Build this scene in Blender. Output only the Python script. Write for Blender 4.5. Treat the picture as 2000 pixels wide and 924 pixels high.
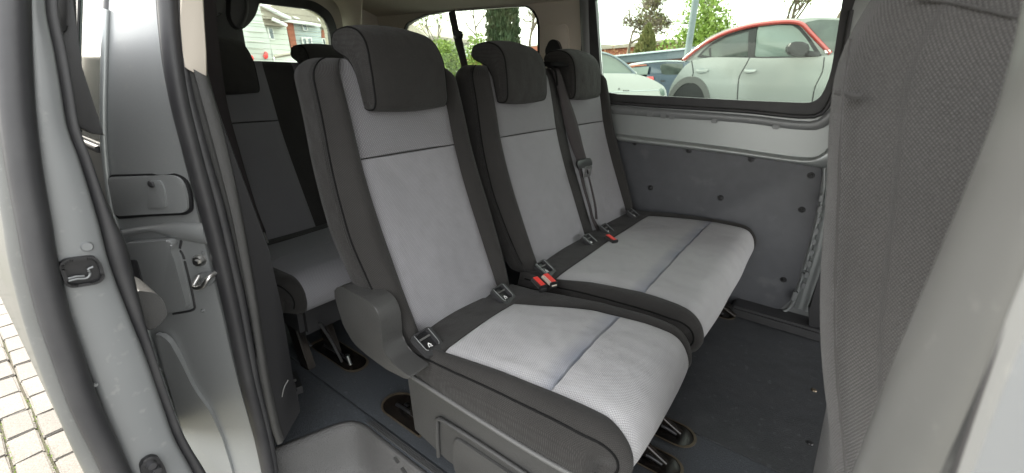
import bpy, bmesh, math, random
from mathutils import Vector, Matrix
random.seed(7)
for o in list(bpy.data.objects): bpy.data.objects.remove(o)
rad = math.radians
scene = bpy.context.scene

# ------------------------------------------------------------------ camera
CH = 1.10                                   # camera height above the cabin floor
yaw, pit, rol, FPX = rad(-35.851), rad(20.872), rad(1.446), 830.63
fw = Vector((math.sin(yaw)*math.cos(pit), math.cos(yaw)*math.cos(pit), -math.sin(pit)))
r0 = Vector((math.cos(yaw), -math.sin(yaw), 0)); u0 = r0.cross(fw)
rt = r0*math.cos(rol)+u0*math.sin(rol); up = u0*math.cos(rol)-r0*math.sin(rol)
cam_d = bpy.data.cameras.new('camera'); cam = bpy.data.objects.new('camera', cam_d)
scene.collection.objects.link(cam)
cam.matrix_world = Matrix(((rt.x, up.x, -fw.x, 0), (rt.y, up.y, -fw.y, 0), (rt.z, up.z, -fw.z, CH), (0, 0, 0, 1)))
cam_d.sensor_width = 36; cam_d.lens = FPX/2000*36; cam_d.clip_start = .02; cam_d.clip_end = 500
cam_d.dof.use_dof = True; cam_d.dof.focus_distance = 1.3; cam_d.dof.aperture_fstop = 5
scene.camera = cam
CP = Vector((0, 0, CH))

# ------------------------------------------------------------------ light
world = bpy.data.worlds.new("World"); scene.world = world; world.use_nodes = True
nt = world.node_tree; bg = nt.nodes['Background']
sky = nt.nodes.new('ShaderNodeTexSky'); sky.sky_type = 'NISHITA'; sky.sun_disc = False
SUN = Vector((-.95, .06, .85)).normalized()           # towards the sun: high, behind the rear of the van
el = math.asin(SUN.z); az = math.atan2(SUN.x, SUN.y)
sky.sun_elevation = el; sky.sun_rotation = az; sky.air_density = 1.3; sky.dust_density = 3.5; sky.ozone_density = .6
bg.inputs['Strength'].default_value = .15
veil = nt.nodes.new('ShaderNodeMix'); veil.data_type = 'RGBA'; veil.inputs[0].default_value = .7      # thin high cloud: an even pale veil over the blue
veil.inputs[7].default_value = (6.7, 6.5, 6.2, 1)
nt.links.new(sky.outputs[0], veil.inputs[6]); nt.links.new(veil.outputs[2], bg.inputs['Color'])
sd = bpy.data.lights.new('sun', 'SUN'); sd.energy = 2.0; sd.angle = rad(.6); sd.color = (1, .95, .86)
sun = bpy.data.objects.new('sun', sd); scene.collection.objects.link(sun)
sun.rotation_euler = (-SUN).to_track_quat('-Z', 'Y').to_euler()
vs = scene.view_settings; vs.view_transform = 'Standard'; vs.look = 'None'; vs.exposure = 2.52; vs.gamma = 1
scene.render.engine = 'CYCLES'
scene.cycles.max_bounces = 8; scene.cycles.diffuse_bounces = 5; scene.cycles.transparent_max_bounces = 16

# ------------------------------------------------------------------ helpers
def ray(x, y): return rt*((x-1000)/FPX) - up*((y-462)/FPX) + fw
def atX(x, y, X): d = ray(x, y); return CP+d*(X/d.x)
def atY(x, y, Y): d = ray(x, y); return CP+d*(Y/d.y)
def atZ(x, y, Z): d = ray(x, y); return CP+d*((Z-CH)/d.z)
def prx(p, X): return [atX(a, b, X) for a, b in p]
def pry(p, Y): return [atY(a, b, Y) for a, b in p]
def prz(p, Z): return [atZ(a, b, Z) for a, b in p]
def link(o): scene.collection.objects.link(o); return o
def tag(o, label=None, cat=None, group=None, kind=None):
    if label: o['label'] = label
    if cat: o['category'] = cat
    if group: o['group'] = group
    if kind: o['kind'] = kind
    return o
def empty(name, loc, label, cat, group=None):
    o = link(bpy.data.objects.new(name, None)); o.location = loc; o.empty_display_size = .1
    return tag(o, label, cat, group)
def mkobj(name, verts, faces, mat, parent=None, smooth=True, uvs=None, auto=None):
    me = bpy.data.meshes.new(name)
    me.from_pydata([tuple(v) for v in verts], [], faces); me.validate()
    if uvs is not None and len(me.loops):
        uv = me.uv_layers.new(name='UVMap')
        for l in me.loops: uv.data[l.index].uv = uvs[l.vertex_index]
    me.materials.append(mat)
    for p in me.polygons: p.use_smooth = smooth
    if auto is not None: me.set_sharp_from_angle(angle=rad(auto))
    o = link(bpy.data.objects.new(name, me))
    if parent:
        o.parent = parent; o.matrix_parent_inverse = wm(parent).inverted()
    return o
def wm(o):
    m = Matrix.LocRotScale(o.location, o.rotation_euler, o.scale)
    if o.parent: return wm(o.parent) @ o.matrix_parent_inverse @ m
    return m
def frombm(name, bm, mat, parent=None, smooth=True, auto=35):
    bmesh.ops.recalc_face_normals(bm, faces=bm.faces)
    me = bpy.data.meshes.new(name); bm.to_mesh(me); bm.free(); me.materials.append(mat)
    for p in me.polygons: p.use_smooth = smooth
    if smooth: me.set_sharp_from_angle(angle=rad(auto))
    o = link(bpy.data.objects.new(name, me))
    if parent: o.parent = parent; o.matrix_parent_inverse = wm(parent).inverted()
    return o
def bm_prism(bm, pts, ext, bev=0, seg=2):
    """closed outline pts (3D) pushed along the vector ext"""
    ext = Vector(ext); n = len(pts)
    a = [bm.verts.new(p) for p in pts]; b = [bm.verts.new(Vector(p)+ext) for p in pts]
    fs = [bm.faces.new(a), bm.faces.new(b[::-1])]
    for i in range(n): fs.append(bm.faces.new((a[i], b[i], b[(i+1) % n], a[(i+1) % n])))
    if bev:
        es = list({e for f in fs[:2] for e in f.edges})
        bmesh.ops.bevel(bm, geom=es, offset=bev, segments=seg, profile=.6, affect='EDGES', clamp_overlap=True)
def prism(name, pts, ext, mat, parent=None, bev=0, seg=2, auto=35):
    bm = bmesh.new(); bm_prism(bm, pts, ext, bev, seg); return frombm(name, bm, mat, parent, True, auto)
def bm_box(bm, c, s, rot=None, bev=0):
    M = Matrix.Translation(c) @ (rot.to_4x4() if rot else Matrix()) @ Matrix.Diagonal((*s, 1))
    r = bmesh.ops.create_cube(bm, size=1, matrix=M)
    if bev:
        es = list({e for v in r['verts'] for e in v.link_edges})
        bmesh.ops.bevel(bm, geom=es, offset=bev, segments=2, affect='EDGES', clamp_overlap=True)
def box(name, c, s, mat, parent=None, rot=None, bev=0):
    bm = bmesh.new(); bm_box(bm, c, s, rot, bev); return frombm(name, bm, mat, parent)
def cr(pts, n):
    """Catmull-Rom through pts (Vectors), n points, roughly even in arc length"""
    P = [Vector(p) for p in pts]
    if len(P) == 2: return [P[0].lerp(P[1], i/(n-1)) for i in range(n)]
    Q = [P[0]*2-P[1]]+P+[P[-1]*2-P[-2]]; out = []
    for i in range(1, len(Q)-2):
        for k in range(16):
            t = k/16; a, b, c, d = Q[i-1:i+3]
            out.append(.5*((2*b)+(c-a)*t+(2*a-5*b+4*c-d)*t*t+(3*b-a-3*c+d)*t**3))
    out.append(P[-1])
    L = [0]
    for i in range(1, len(out)): L.append(L[-1]+(out[i]-out[i-1]).length)
    res = []; j = 0
    for i in range(n):
        s = L[-1]*i/(n-1)
        while j < len(L)-2 and L[j+1] < s: j += 1
        w = (s-L[j])/max(L[j+1]-L[j], 1e-9); res.append(out[j].lerp(out[j+1], min(max(w, 0), 1)))
    return res
def roundpoly(pts, r, seg=5):
    P = [Vector(p) for p in pts]; out = []; n = len(P)
    for i in range(n):
        a, b, c = P[i-1], P[i], P[(i+1) % n]
        rr = min(r, (a-b).length*.48, (c-b).length*.48)
        p = b+(a-b).normalized()*rr; q = b+(c-b).normalized()*rr
        for k in range(seg+1):
            t = k/seg; out.append(p*(1-t)**2+b*2*t*(1-t)+q*t*t)
    return out
def bm_tube(bm, pts, r, n=10, flat=1, nrm=Vector((0, 0, 1))):
    rings = []
    N = len(pts)
    for i, p in enumerate(pts):
        d = (pts[min(i+1, N-1)]-pts[max(i-1, 0)]).normalized()
        s = d.cross(nrm); s = s.normalized() if s.length > 1e-4 else d.orthogonal().normalized()
        t = s.cross(d).normalized(); rr = r[i] if isinstance(r, (list, tuple)) else r
        rings.append([bm.verts.new(p+s*(rr*math.cos(2*math.pi*k/n))+t*(rr*flat*math.sin(2*math.pi*k/n))) for k in range(n)])
    for a, b in zip(rings, rings[1:]):
        for k in range(n): bm.faces.new((a[k], a[(k+1) % n], b[(k+1) % n], b[k]))
    bm.faces.new(rings[0][::-1]); bm.faces.new(rings[-1])
def tube(name, pts, r, mat, parent=None, n=10, flat=1, nrm=Vector((0, 0, 1)), res=40):
    bm = bmesh.new(); bm_tube(bm, cr(pts, res) if len(pts) > 2 else [Vector(p) for p in pts], r, n, flat, nrm)
    return frombm(name, bm, mat, parent, True, 60)
def ribbon(name, left, right, mat, parent, bulge=0, thick=.01, na=10, nl=40, away=None, prof=None):
    """skin stretched between two 3D edge lines, arched by bulge, with a back face thick behind"""
    A, B = cr(left, nl), cr(right, nl); V = []; F = []
    for i in range(nl):
        d = (A[min(i+1, nl-1)]-A[max(i-1, 0)]); w = B[i]-A[i]; nn = w.cross(d).normalized()
        if nn.dot(CP-A[i]) < 0: nn = -nn
        if away is not None and nn.dot(away) < 0: nn = -nn
        for k in range(na+1):
            t = k/na; h = bulge*math.sin(math.pi*t)**.7 if bulge else 0
            if prof: h += prof(t, i/(nl-1))
            V.append(A[i]+w*t+nn*h)
        for k in (na, 0): V.append(A[i]+w*(k/na)-nn*thick)
    m = na+3
    for i in range(nl-1):
        for k in range(m): a, b = i*m+k, i*m+(k+1) % m; F.append((a, b, b+m, a+m))
    F.append(tuple(range(m))); F.append(tuple(range((nl-1)*m, nl*m))[::-1])
    o = mkobj(name, V, F, mat, parent, True, auto=50)
    bm = bmesh.new(); bm.from_mesh(o.data); bmesh.ops.recalc_face_normals(bm, faces=bm.faces); bm.to_mesh(o.data); bm.free()
    o.data.set_sharp_from_angle(angle=rad(50))
    return o
def ring(name, outer, inner, ext, mat, parent=None, bev=0, N=72):
    """a plate with a hole (frame): outlines lie in one plane, ext is its thickness"""
    ext = Vector(ext); nn = ext.normalized(); c = sum(inner, Vector())/len(inner)
    e1 = (inner[0]-c); e1 = (e1-nn*e1.dot(nn)).normalized(); e2 = nn.cross(e1)
    def hit(poly, ang):
        dx, dy = math.cos(ang), math.sin(ang); best = None
        P = [((p-c).dot(e1), (p-c).dot(e2)) for p in poly]
        for i in range(len(P)):
            (x1, y1), (x2, y2) = P[i], P[(i+1) % len(P)]
            den = dx*(y2-y1)-dy*(x2-x1)
            if abs(den) < 1e-12: continue
            t = (x1*(y2-y1)-y1*(x2-x1))/den; s = (x1*dy-y1*dx)/den
            if t > 0 and -1e-6 <= s <= 1+1e-6 and (best is None or t < best): best = t
        return c+e1*(dx*best)+e2*(dy*best)
    angs = [2*math.pi*i/N for i in range(N)]
    for p in outer:
        v = p-c; angs.append(math.atan2(v.dot(e2), v.dot(e1)) % (2*math.pi))
    angs = sorted(set(round(a, 5) for a in angs)); N = len(angs)
    bm = bmesh.new()
    o1 = [bm.verts.new(hit(outer, a)) for a in angs]; i1 = [bm.verts.new(hit(inner, a)) for a in angs]
    o2 = [bm.verts.new(v.co+ext) for v in o1]; i2 = [bm.verts.new(v.co+ext) for v in i1]
    fs = []
    for k in range(N):
        j = (k+1) % N
        fs.append(bm.faces.new((o1[k], o1[j], i1[j], i1[k]))); bm.faces.new((o2[j], o2[k], i2[k], i2[j]))
        bm.faces.new((i1[k], i1[j], i2[j], i2[k])); bm.faces.new((o1[j], o1[k], o2[k], o2[j]))
    if bev:
        es = [bm.edges.get((i1[k], i1[(k+1) % N])) for k in range(N)]+[bm.edges.get((i2[k], i2[(k+1) % N])) for k in range(N)]
        bmesh.ops.bevel(bm, geom=es, offset=bev, segments=2, affect='EDGES', clamp_overlap=True)
    return frombm(name, bm, mat, parent, True, 40)
def copy_tree(o, parent=None, off=None):
    c = o.copy(); link(c); c.parent = parent
    if parent is not None: c.matrix_parent_inverse = o.matrix_parent_inverse.copy()
    for ch in list(o.children): copy_tree(ch, c)
    return c
def lerp(tab, x):
    if x <= tab[0][0]: return tab[0][1]
    for (a, p), (b, q) in zip(tab, tab[1:]):
        if x <= b: return p+(q-p)*(x-a)/(b-a)
    return tab[-1][1]
def smooth_tab(tab, x):
    h = .02*(tab[-1][0]-tab[0][0])
    return sum(lerp(tab, x+k*h) for k in (-2, -1, 0, 1, 2))/5

# ------------------------------------------------------------------ materials
def mat(name, col, rough=.6, metal=0, noise=None, bump=None, spec=.5, coat=0, sheen=0, weave=None, stain=None, coords='Object', emit=None, dirt=None):
    m = bpy.data.materials.new(name); m.use_nodes = True; t = m.node_tree; N = t.nodes; L = t.links
    b = N['Principled BSDF']; b.inputs['Roughness'].default_value = rough; b.inputs['Metallic'].default_value = metal
    b.inputs['Specular IOR Level'].default_value = spec; b.inputs['Coat Weight'].default_value = coat; b.inputs['Coat Roughness'].default_value = .08
    if sheen: b.inputs['Sheen Weight'].default_value = sheen; b.inputs['Sheen Roughness'].default_value = .5
    tc = N.new('ShaderNodeTexCoord'); co = tc.outputs['UV' if coords == 'UV' else 'Object']
    c = N.new('ShaderNodeRGB'); c.outputs[0].default_value = (*col, 1); cout = c.outputs[0]
    def mix(fac, a, bcol, mode='MIX'):
        x = N.new('ShaderNodeMix'); x.data_type = 'RGBA'; x.blend_type = mode
        if isinstance(fac, float): x.inputs[0].default_value = fac
        else: L.new(fac, x.inputs[0])
        L.new(a, x.inputs[6])
        if isinstance(bcol, tuple): x.inputs[7].default_value = (*bcol, 1)
        else: L.new(bcol, x.inputs[7])
        return x.outputs[2]
    def noi(scale, detail=3):
        n = N.new('ShaderNodeTexNoise'); n.inputs['Scale'].default_value = scale; n.inputs['Detail'].default_value = detail; L.new(co, n.inputs['Vector']); return n.outputs['Fac']
    def rng(f, a, b_, lo, hi):
        r = N.new('ShaderNodeMapRange'); r.inputs[1].default_value = a; r.inputs[2].default_value = b_; r.inputs[3].default_value = lo; r.inputs[4].default_value = hi; L.new(f, r.inputs[0]); return r.outputs[0]
    if noise:      # (scale, amount, second colour)
        for sc, am, c2 in noise: cout = mix(rng(noi(sc), .38, .64, 0, am), cout, c2)
    hs = []
    if weave:      # (period m, strength, colour depth)
        per, stg, dep = weave
        ws = []
        for rot in (rad(38), rad(-38)):
            mp = N.new('ShaderNodeMapping'); mp.inputs['Rotation'].default_value = (0, 0, rot); L.new(co, mp.inputs[0])
            w = N.new('ShaderNodeTexWave'); w.inputs['Scale'].default_value = .314/per; w.inputs['Distortion'].default_value = .6; w.inputs['Detail Scale'].default_value = 6
            L.new(mp.outputs[0], w.inputs[0]); ws.append(w.outputs['Fac'])
        mu = N.new('ShaderNodeMath'); mu.operation = 'MULTIPLY'; L.new(ws[0], mu.inputs[0]); L.new(ws[1], mu.inputs[1])
        n2 = N.new('ShaderNodeMath'); n2.operation = 'ADD'; L.new(mu.outputs[0], n2.inputs[0]); L.new(rng(noi(900, 1), .2, .8, -.25, .25), n2.inputs[1])
        hs.append((n2.outputs[0], stg, .0012))
        cout = mix(rng(n2.outputs[0], 0, .7, dep, 0.), cout, tuple(x*.35 for x in col))
    if bump:
        for sc, stg, dist in bump: hs.append((noi(sc, 2), stg, dist))
    if dirt:      # (scale, amount, colour) sparse specks
        v = noi(dirt[0], 6); cout = mix(rng(v, .62, .72, 0, dirt[1]), cout, dirt[2])
    if stain: cout = stain(N, L, co, cout, mix, rng, noi)
    last = None
    for h, stg, dist in hs:
        bp = N.new('ShaderNodeBump'); bp.inputs['Strength'].default_value = stg; bp.inputs['Distance'].default_value = dist; L.new(h, bp.inputs['Height'])
        if last is not None: L.new(last, bp.inputs['Normal'])
        last = bp.outputs[0]
    if last is not None: L.new(last, b.inputs['Normal'])
    L.new(cout, b.inputs['Base Color'])
    if emit: b.inputs['Emission Color'].default_value = (*col, 1); b.inputs['Emission Strength'].default_value = emit
    return m
M = {}
def cushion_stain(N, L, co, cout, mix, rng, noi):
    # blue dye rubbed in just behind the cross seam, as on the photographed cushion (UV in metres: v = 0 at the seam)
    s = N.new('ShaderNodeSeparateXYZ'); L.new(co, s.inputs[0])
    a = rng(s.outputs[1], -.055, -.002, 0., 1.); k = rng(s.outputs[1], -.001, .001, 1., 0.)
    m1 = N.new('ShaderNodeMath'); m1.operation = 'MULTIPLY'; L.new(a, m1.inputs[0]); L.new(k, m1.inputs[1])
    m2 = N.new('ShaderNodeMath'); m2.operation = 'MULTIPLY'; L.new(m1.outputs[0], m2.inputs[0]); L.new(rng(noi(7, 2), .3, .6, .25, .95), m2.inputs[1])
    return mix(m2.outputs[0], cout, (.17, .185, .225))
M['black_fabric'] = mat('black_fabric', (.034, .0325, .031), .9, weave=(.003, .6, .6), noise=[(5, .3, (.052, .05, .047)), (40, .2, (.04, .038, .036))], coords='UV', sheen=.08, spec=.15, bump=[(7, .6, .03), (24, .45, .007)])
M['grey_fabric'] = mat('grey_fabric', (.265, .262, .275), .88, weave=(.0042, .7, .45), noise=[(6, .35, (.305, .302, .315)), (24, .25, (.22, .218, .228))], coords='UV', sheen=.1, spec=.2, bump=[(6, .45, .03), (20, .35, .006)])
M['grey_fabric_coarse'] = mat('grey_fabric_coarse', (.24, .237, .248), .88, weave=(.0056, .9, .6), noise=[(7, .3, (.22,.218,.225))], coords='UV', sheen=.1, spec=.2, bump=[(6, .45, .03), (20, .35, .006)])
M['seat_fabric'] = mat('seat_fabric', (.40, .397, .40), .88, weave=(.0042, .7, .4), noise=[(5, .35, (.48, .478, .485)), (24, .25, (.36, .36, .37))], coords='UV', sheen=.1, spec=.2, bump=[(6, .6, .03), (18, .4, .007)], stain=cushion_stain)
M['front_fabric'] = mat('front_fabric', (.068, .066, .063), .9, weave=(.003, .9, .7), noise=[(6, .35, (.10, .095, .09)), (1.6, .4, (.06, .057, .055)), (300, .35, (.13, .124, .118))], coords='UV', sheen=.2, spec=.2)
M['plastic'] = mat('plastic', (.031, .031, .030), .5, bump=[(520, .6, .0015)], noise=[(8, .25, (.06, .059, .057)), (620, .3, (.07, .07, .068))])
M['plastic_trim'] = mat('plastic_trim', (.022, .022, .023), .5, bump=[(500, .35, .0008)], noise=[(6, .3, (.03, .03, .032))])
M['plastic_grey'] = mat('plastic_grey', (.085, .085, .082), .55, bump=[(420, .4, .001)])
M['beige'] = mat('beige', (.52, .47, .40), .75, bump=[(600, .2, .0006)], noise=[(3, .2, (.46, .42, .36))])
M['headliner'] = mat('headliner', (.5, .45, .38), .95, bump=[(800, .3, .0006)], noise=[(4, .25, (.44, .39, .33))])
M['jamb_silver_dimmed'] = mat('jamb_silver_dimmed', (.27, .28, .28), .45, .4, noise=[(3, .3, (.23, .24, .24)), (900, .25, (.38, .39, .39))], coat=.08, bump=[(5, .15, .01)], dirt=(40, .2, (.36, .35, .32)))  # body silver, colour toned down for the strong light on the jamb
M['thread'] = mat('thread', (.010, .010, .010), .95, spec=.05)
M['panel_black'] = mat('panel_black', (.012, .012, .013), .5, bump=[(500, .3, .0008)])
M['shaded_grey_fabric'] = mat('shaded_grey_fabric', (.18, .177, .186), .9, weave=(.0046, .6, .5), noise=[(6, .3, (.21, .207, .215))], coords='UV', spec=.2)  # seat grey darkened for the low light on the third-row backs
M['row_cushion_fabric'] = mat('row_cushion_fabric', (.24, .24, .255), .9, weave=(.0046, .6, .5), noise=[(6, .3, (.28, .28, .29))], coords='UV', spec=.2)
M['rubber'] = mat('rubber', (.024, .024, .026), .5, bump=[(90, .15, .002)], noise=[(14, .4, (.045, .045, .045))])
M['silver'] = mat('silver', (.33, .35, .345), .38, .5, noise=[(3, .2, (.29, .31, .305)), (900, .25, (.42, .44, .44))], coat=.25)
M['silver_dull'] = mat('silver_dull', (.19, .198, .20), .45, .3, noise=[(6, .3, (.16, .168, .17))], coat=.2, bump=[(60, .06, .002)], dirt=(60, .25, (.34, .34, .32)))  # body silver toned down on sky-lit doors; plain dull metal elsewhere
M['silver_dimmed'] = mat('silver_dimmed', (.12, .123, .118), .42, .2, noise=[(9, .3, (.17, .172, .167))], dirt=(70, .3, (.22, .22, .21)), coat=.2)  # same body silver, darkened where pillar and door edge face open sky
M['steel'] = mat('steel', (.62, .62, .6), .3, 1.0, noise=[(60, .4, (.45, .44, .42))])
M['board'] = mat('board', (.058, .060, .066), .5, bump=[(350, .3, .0007)], noise=[(3, .4, (.07, .072, .08)), (18, .2, (.095, .097, .105))], dirt=(9, .25, (.14, .145, .15)))
M['floor_mat'] = mat('floor_mat', (.036, .039, .043), .62, bump=[(260, .9, .0025)], noise=[(4, .5, (.045, .053, .064)), (260, .5, (.085, .095, .105))], dirt=(55, .5, (.12, .13, .14)))
M['cargo_mat'] = mat('cargo_mat', (.028, .030, .033), .45, bump=[(230, .8, .002), (9, .3, .02)], noise=[(4, .6, (.044, .046, .049)), (26, .35, (.05, .052, .055)), (260, .35, (.07, .072, .075))], dirt=(45, .6, (.10, .105, .11)))
M['sill'] = mat('sill', (.055, .054, .053), .5, bump=[(300, .9, .0025)], noise=[(5, .35, (.08, .08, .078))])
M['pan'] = mat('pan', (.012, .011, .010), .22, .3, noise=[(20, .4, (.03, .02, .014))])
M['rim'] = mat('rim', (.15, .125, .09), .4, .7, noise=[(50, .6, (.2, .15, .1))])
M['webbing'] = mat('webbing', (.038, .033, .034), .8, bump=[(900, .3, .0005)], noise=[(30, .2, (.05, .044, .046))], spec=.2)
M['black'] = mat('black', (.012, .012, .013), .4)
M['red'] = mat('red', (.72, .045, .035), .35)
M['white'] = mat('white', (.8, .8, .78), .5)
M['white_paint'] = mat('white_paint', (.42, .44, .42), .25, 0, coat=.8, noise=[(1.2, .2, (.36, .39, .37))])
M['car_silver'] = mat('car_silver', (.24, .255, .245), .25, .35, coat=1, noise=[(1.5, .25, (.20, .215, .21))])
M['car_red'] = mat('car_red', (.32, .035, .028), .25, .1, coat=1)
M['car_blue'] = mat('car_blue', (.05, .075, .11), .22, .4, coat=1)
M['tyre'] = mat('tyre', (.03, .03, .03), .8)
M['brick'] = mat('brick', (.36, .12, .075), .9, noise=[(3, .6, (.26, .09, .06)), (30, .4, (.45, .2, .13))])
M['slate'] = mat('slate', (.34, .30, .25), .9, noise=[(2, .5, (.25, .22, .19)), (25, .4, (.42, .37, .31))])
M['siding'] = mat('siding', (.50, .56, .58), .8, noise=[(2, .3, (.44, .5, .54))])
M['siding_pale'] = mat('siding_pale', (.60, .62, .56), .8, noise=[(2, .3, (.54, .57, .52))])
M['fascia'] = mat('fascia', (.10, .13, .15), .6, noise=[(2, .4, (.14, .17, .19))])
M['tarmac'] = mat('tarmac', (.10, .10, .095), .95, noise=[(3, .5, (.14, .135, .125))], bump=[(90, .5, .006)])
M['joint'] = mat('joint', (.10, .09, .07), 1, noise=[(20, .6, (.05, .045, .035)), (4, .3, (.10, .13, .05))])
M['stone_a'] = mat('stone_a', (.125, .115, .10), .9, noise=[(12, .5, (.10, .092, .08)), (160, .4, (.27, .255, .23))], bump=[(60, .6, .004)])
M['stone_b'] = mat('stone_b', (.10, .092, .08), .9, noise=[(12, .5, (.13, .12, .105)), (160, .4, (.22, .21, .19))], bump=[(60, .6, .004)])
M['leaf_dark'] = mat('leaf_dark', (.035, .055, .022), .7, noise=[(3, .6, (.07, .06, .025)), (9, .4, (.03, .065, .02))])
M['leaf_fresh'] = mat('leaf_fresh', (.14, .22, .03), .7, noise=[(3, .6, (.22, .28, .05))])
M['leaf_olive'] = mat('leaf_olive', (.16, .15, .05), .8, noise=[(3, .6, (.10, .13, .04))])
M['leaf_rust'] = mat('leaf_rust', (.25, .12, .05), .8, noise=[(3, .6, (.17, .09, .04))])
M['bark'] = mat('bark', (.13, .10, .075), .9, noise=[(6, .5, (.19, .16, .12))])
M['post'] = mat('post', (.15, .18, .19), .5, .3, noise=[(4, .2, (.12, .15, .16))])
M['lamp_red'] = mat('lamp_red', (.65, .03, .03), .25, coat=1)
def glass(name, tint, refl=.09, rough=.02):
    m = bpy.data.materials.new(name); m.use_nodes = True; t = m.node_tree; N = t.nodes; N.remove(N['Principled BSDF'])
    tr = N.new('ShaderNodeBsdfTransparent'); tr.inputs[0].default_value = (*tint, 1)
    gl = N.new('ShaderNodeBsdfGlossy'); gl.inputs['Roughness'].default_value = rough
    fr = N.new('ShaderNodeFresnel'); fr.inputs[0].default_value = 1.2
    mx = N.new('ShaderNodeMixShader'); t.links.new(fr.outputs[0], mx.inputs[0]); t.links.new(tr.outputs[0], mx.inputs[1]); t.links.new(gl.outputs[0], mx.inputs[2])
    t.links.new(mx.outputs[0], N['Material Output'].inputs[0]); return m
M['glass'] = glass('glass', (.82, .88, .82))
M['glass_car'] = glass('glass_car', (.30, .36, .34))
M['car_window'] = mat('car_window', (.03, .04, .035), .08, 0, coat=.3, noise=[(2.2, .5, (.09, .12, .10))])
M['car_window_pale'] = mat('car_window_pale', (.13, .17, .15), .08, 0, coat=.4, noise=[(1.6, .6, (.2, .25, .22))])  # pale glass: reflected cloud is put into its base colour
M['house_pane'] = mat('house_pane', (.14, .17, .2), .1, .3, coat=1)

# ------------------------------------------------------------------ ground outside
def sheet(name, x0, x1, y0, y1, z, m, n=1):
    return mkobj(name, [(x0, y0, z), (x1, y0, z), (x1, y1, z), (x0, y1, z)], [(0, 1, 2, 3)], m, None, False)
GZ = -.55
tv = [(-200, -200, GZ-.05), (200, -200, GZ-.05), (200, 3.0, GZ-.05), (200, 4.2, .22), (200, 260, .22), (-200, 260, .22), (-200, 4.2, .22), (-200, 3.0, GZ-.05)]
tag(mkobj('ground', tv, [(0, 1, 2, 7), (7, 2, 3, 6), (6, 3, 4, 5)], M['tarmac'], None, False), 'grey tarmac car park around the van, higher on the far side', None, None, 'structure')
pav = tag(mkobj('pavement', [(-9, -1.6, GZ-.02), (-1.0, -1.6, GZ-.02), (-1.0, 2.9, GZ-.02), (-9, 2.9, GZ-.02), (-9, -1.6, GZ-.06), (-1.0, -1.6, GZ-.06), (-1.0, 2.9, GZ-.06), (-9, 2.9, GZ-.06)],
    [(0, 1, 2, 3), (4, 7, 6, 5), (0, 4, 5, 1), (1, 5, 6, 2), (2, 6, 7, 3), (3, 7, 4, 0)], M['joint'], None, False), 'sunlit concrete block paving beside the open van door', None, None, 'structure')
def stone_mesh(m, k):
    bm = bmesh.new(); rr = random.Random(k)
    bm_box(bm, (0, 0, 0), (.203, .098, .05), None, .006)
    for v in bm.verts: v.co += Vector((rr.uniform(-.003, .003), rr.uniform(-.003, .003), rr.uniform(-.002, .002)))
    bmesh.ops.recalc_face_normals(bm, faces=bm.faces)
    me = bpy.data.meshes.new('paving_stone'); bm.to_mesh(me); bm.free(); me.materials.append(m); return me
SM = [stone_mesh(M['stone_a'] if k % 3 else M['stone_b'], k) for k in range(8)]
spots = []
for i in range(-60, 0):
    for j in range(-24, 30):
        x = i*.212 - .0 + (j % 2)*.106; y = j*.107
        p = Vector((x, y, GZ)); q = p-CP
        dz = q.dot(fw)
        if dz <= .1 or y > 1.5 or x > -1.7: continue
        u = 1000+FPX*q.dot(rt)/dz; v = 462-FPX*q.dot(up)/dz
        if -130 < u < 330 and 400 < v < 1100: spots.append((dz, x, y))
spots.sort()
for n, (d_, x, y) in enumerate(spots[:299]):
    o = link(bpy.data.objects.new('paving_stone', random.choice(SM))); o.parent = pav
    o.location = (x+random.uniform(-.003, .003), y+random.uniform(-.003, .003), GZ-.022+random.uniform(-.003, .004)); o.rotation_euler = (random.uniform(-.012, .012), random.uniform(-.012, .012), random.uniform(-.02, .02))
if len(spots) > 299:
    bm = bmesh.new()
    for d_, x, y in spots[299:1500]: bm_box(bm, (x, y, GZ-.022+random.uniform(-.003, .003)), (.203, .098, .05))
    tag(frombm('paving_stones', bm, M['stone_a'], pav), kind='stuff')
bm = bmesh.new()
for k in range(260):     # weeds in the joints
    x = random.uniform(-5, -1.9); y = random.uniform(-.6, .3)
    if random.random() < .75: x = -2.2-random.random()*.9; y = -.1+random.gauss(0, .12)
    y = round(y/.107)*.107+.053; h = random.uniform(.004, .014)
    a = random.random()*6.3
    c = Vector((x, y, GZ-.002))
    vs_ = [bm.verts.new(c+Vector((math.cos(a+t)*r*.008, math.sin(a+t)*r*.008, z*h))) for t, r, z in ((0, .3, 0), (1.2, .6, .7), (.4, 1.2, 1.1))]
    bm.faces.new(vs_)
tag(frombm('moss', bm, M['leaf_fresh']), 'tiny green weeds growing in the joints of the block paving', None, None, 'stuff')

# ------------------------------------------------------------------ van
van = empty('van', (-.8, 1.3, GZ), 'silver passenger van seen through its open sliding door', 'van')
DZ = .02
# floor
floor = box('cabin_floor', (-1.2, 1.448, -.02), (3.6, 1.602, .04), M['floor_mat'], van)
sillfloor = prism('sill_floor', [Vector(p) for p in ((-2.9, .33, -.043), (-1.17, .33, -.043), (-1.135, .47, -.043), (-1.09, .585, -.043), (-1.02, .614, -.043), (-.86, .612, -.043), (.6, .612, -.043), (.6, .6425, -.043), (-2.9, .6425, -.043))], (0, 0, .042), M['floor_mat'], van, .004)
cargo = box('rear_floor_mat', (-.05, 1.74, .0025), (.62, .98, .005), M['cargo_mat'], van)
box('floor_edge_strip', (-.4, 2.228, .012), (1.9, .03, .02), M['plastic_grey'], van, None, .003)
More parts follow.
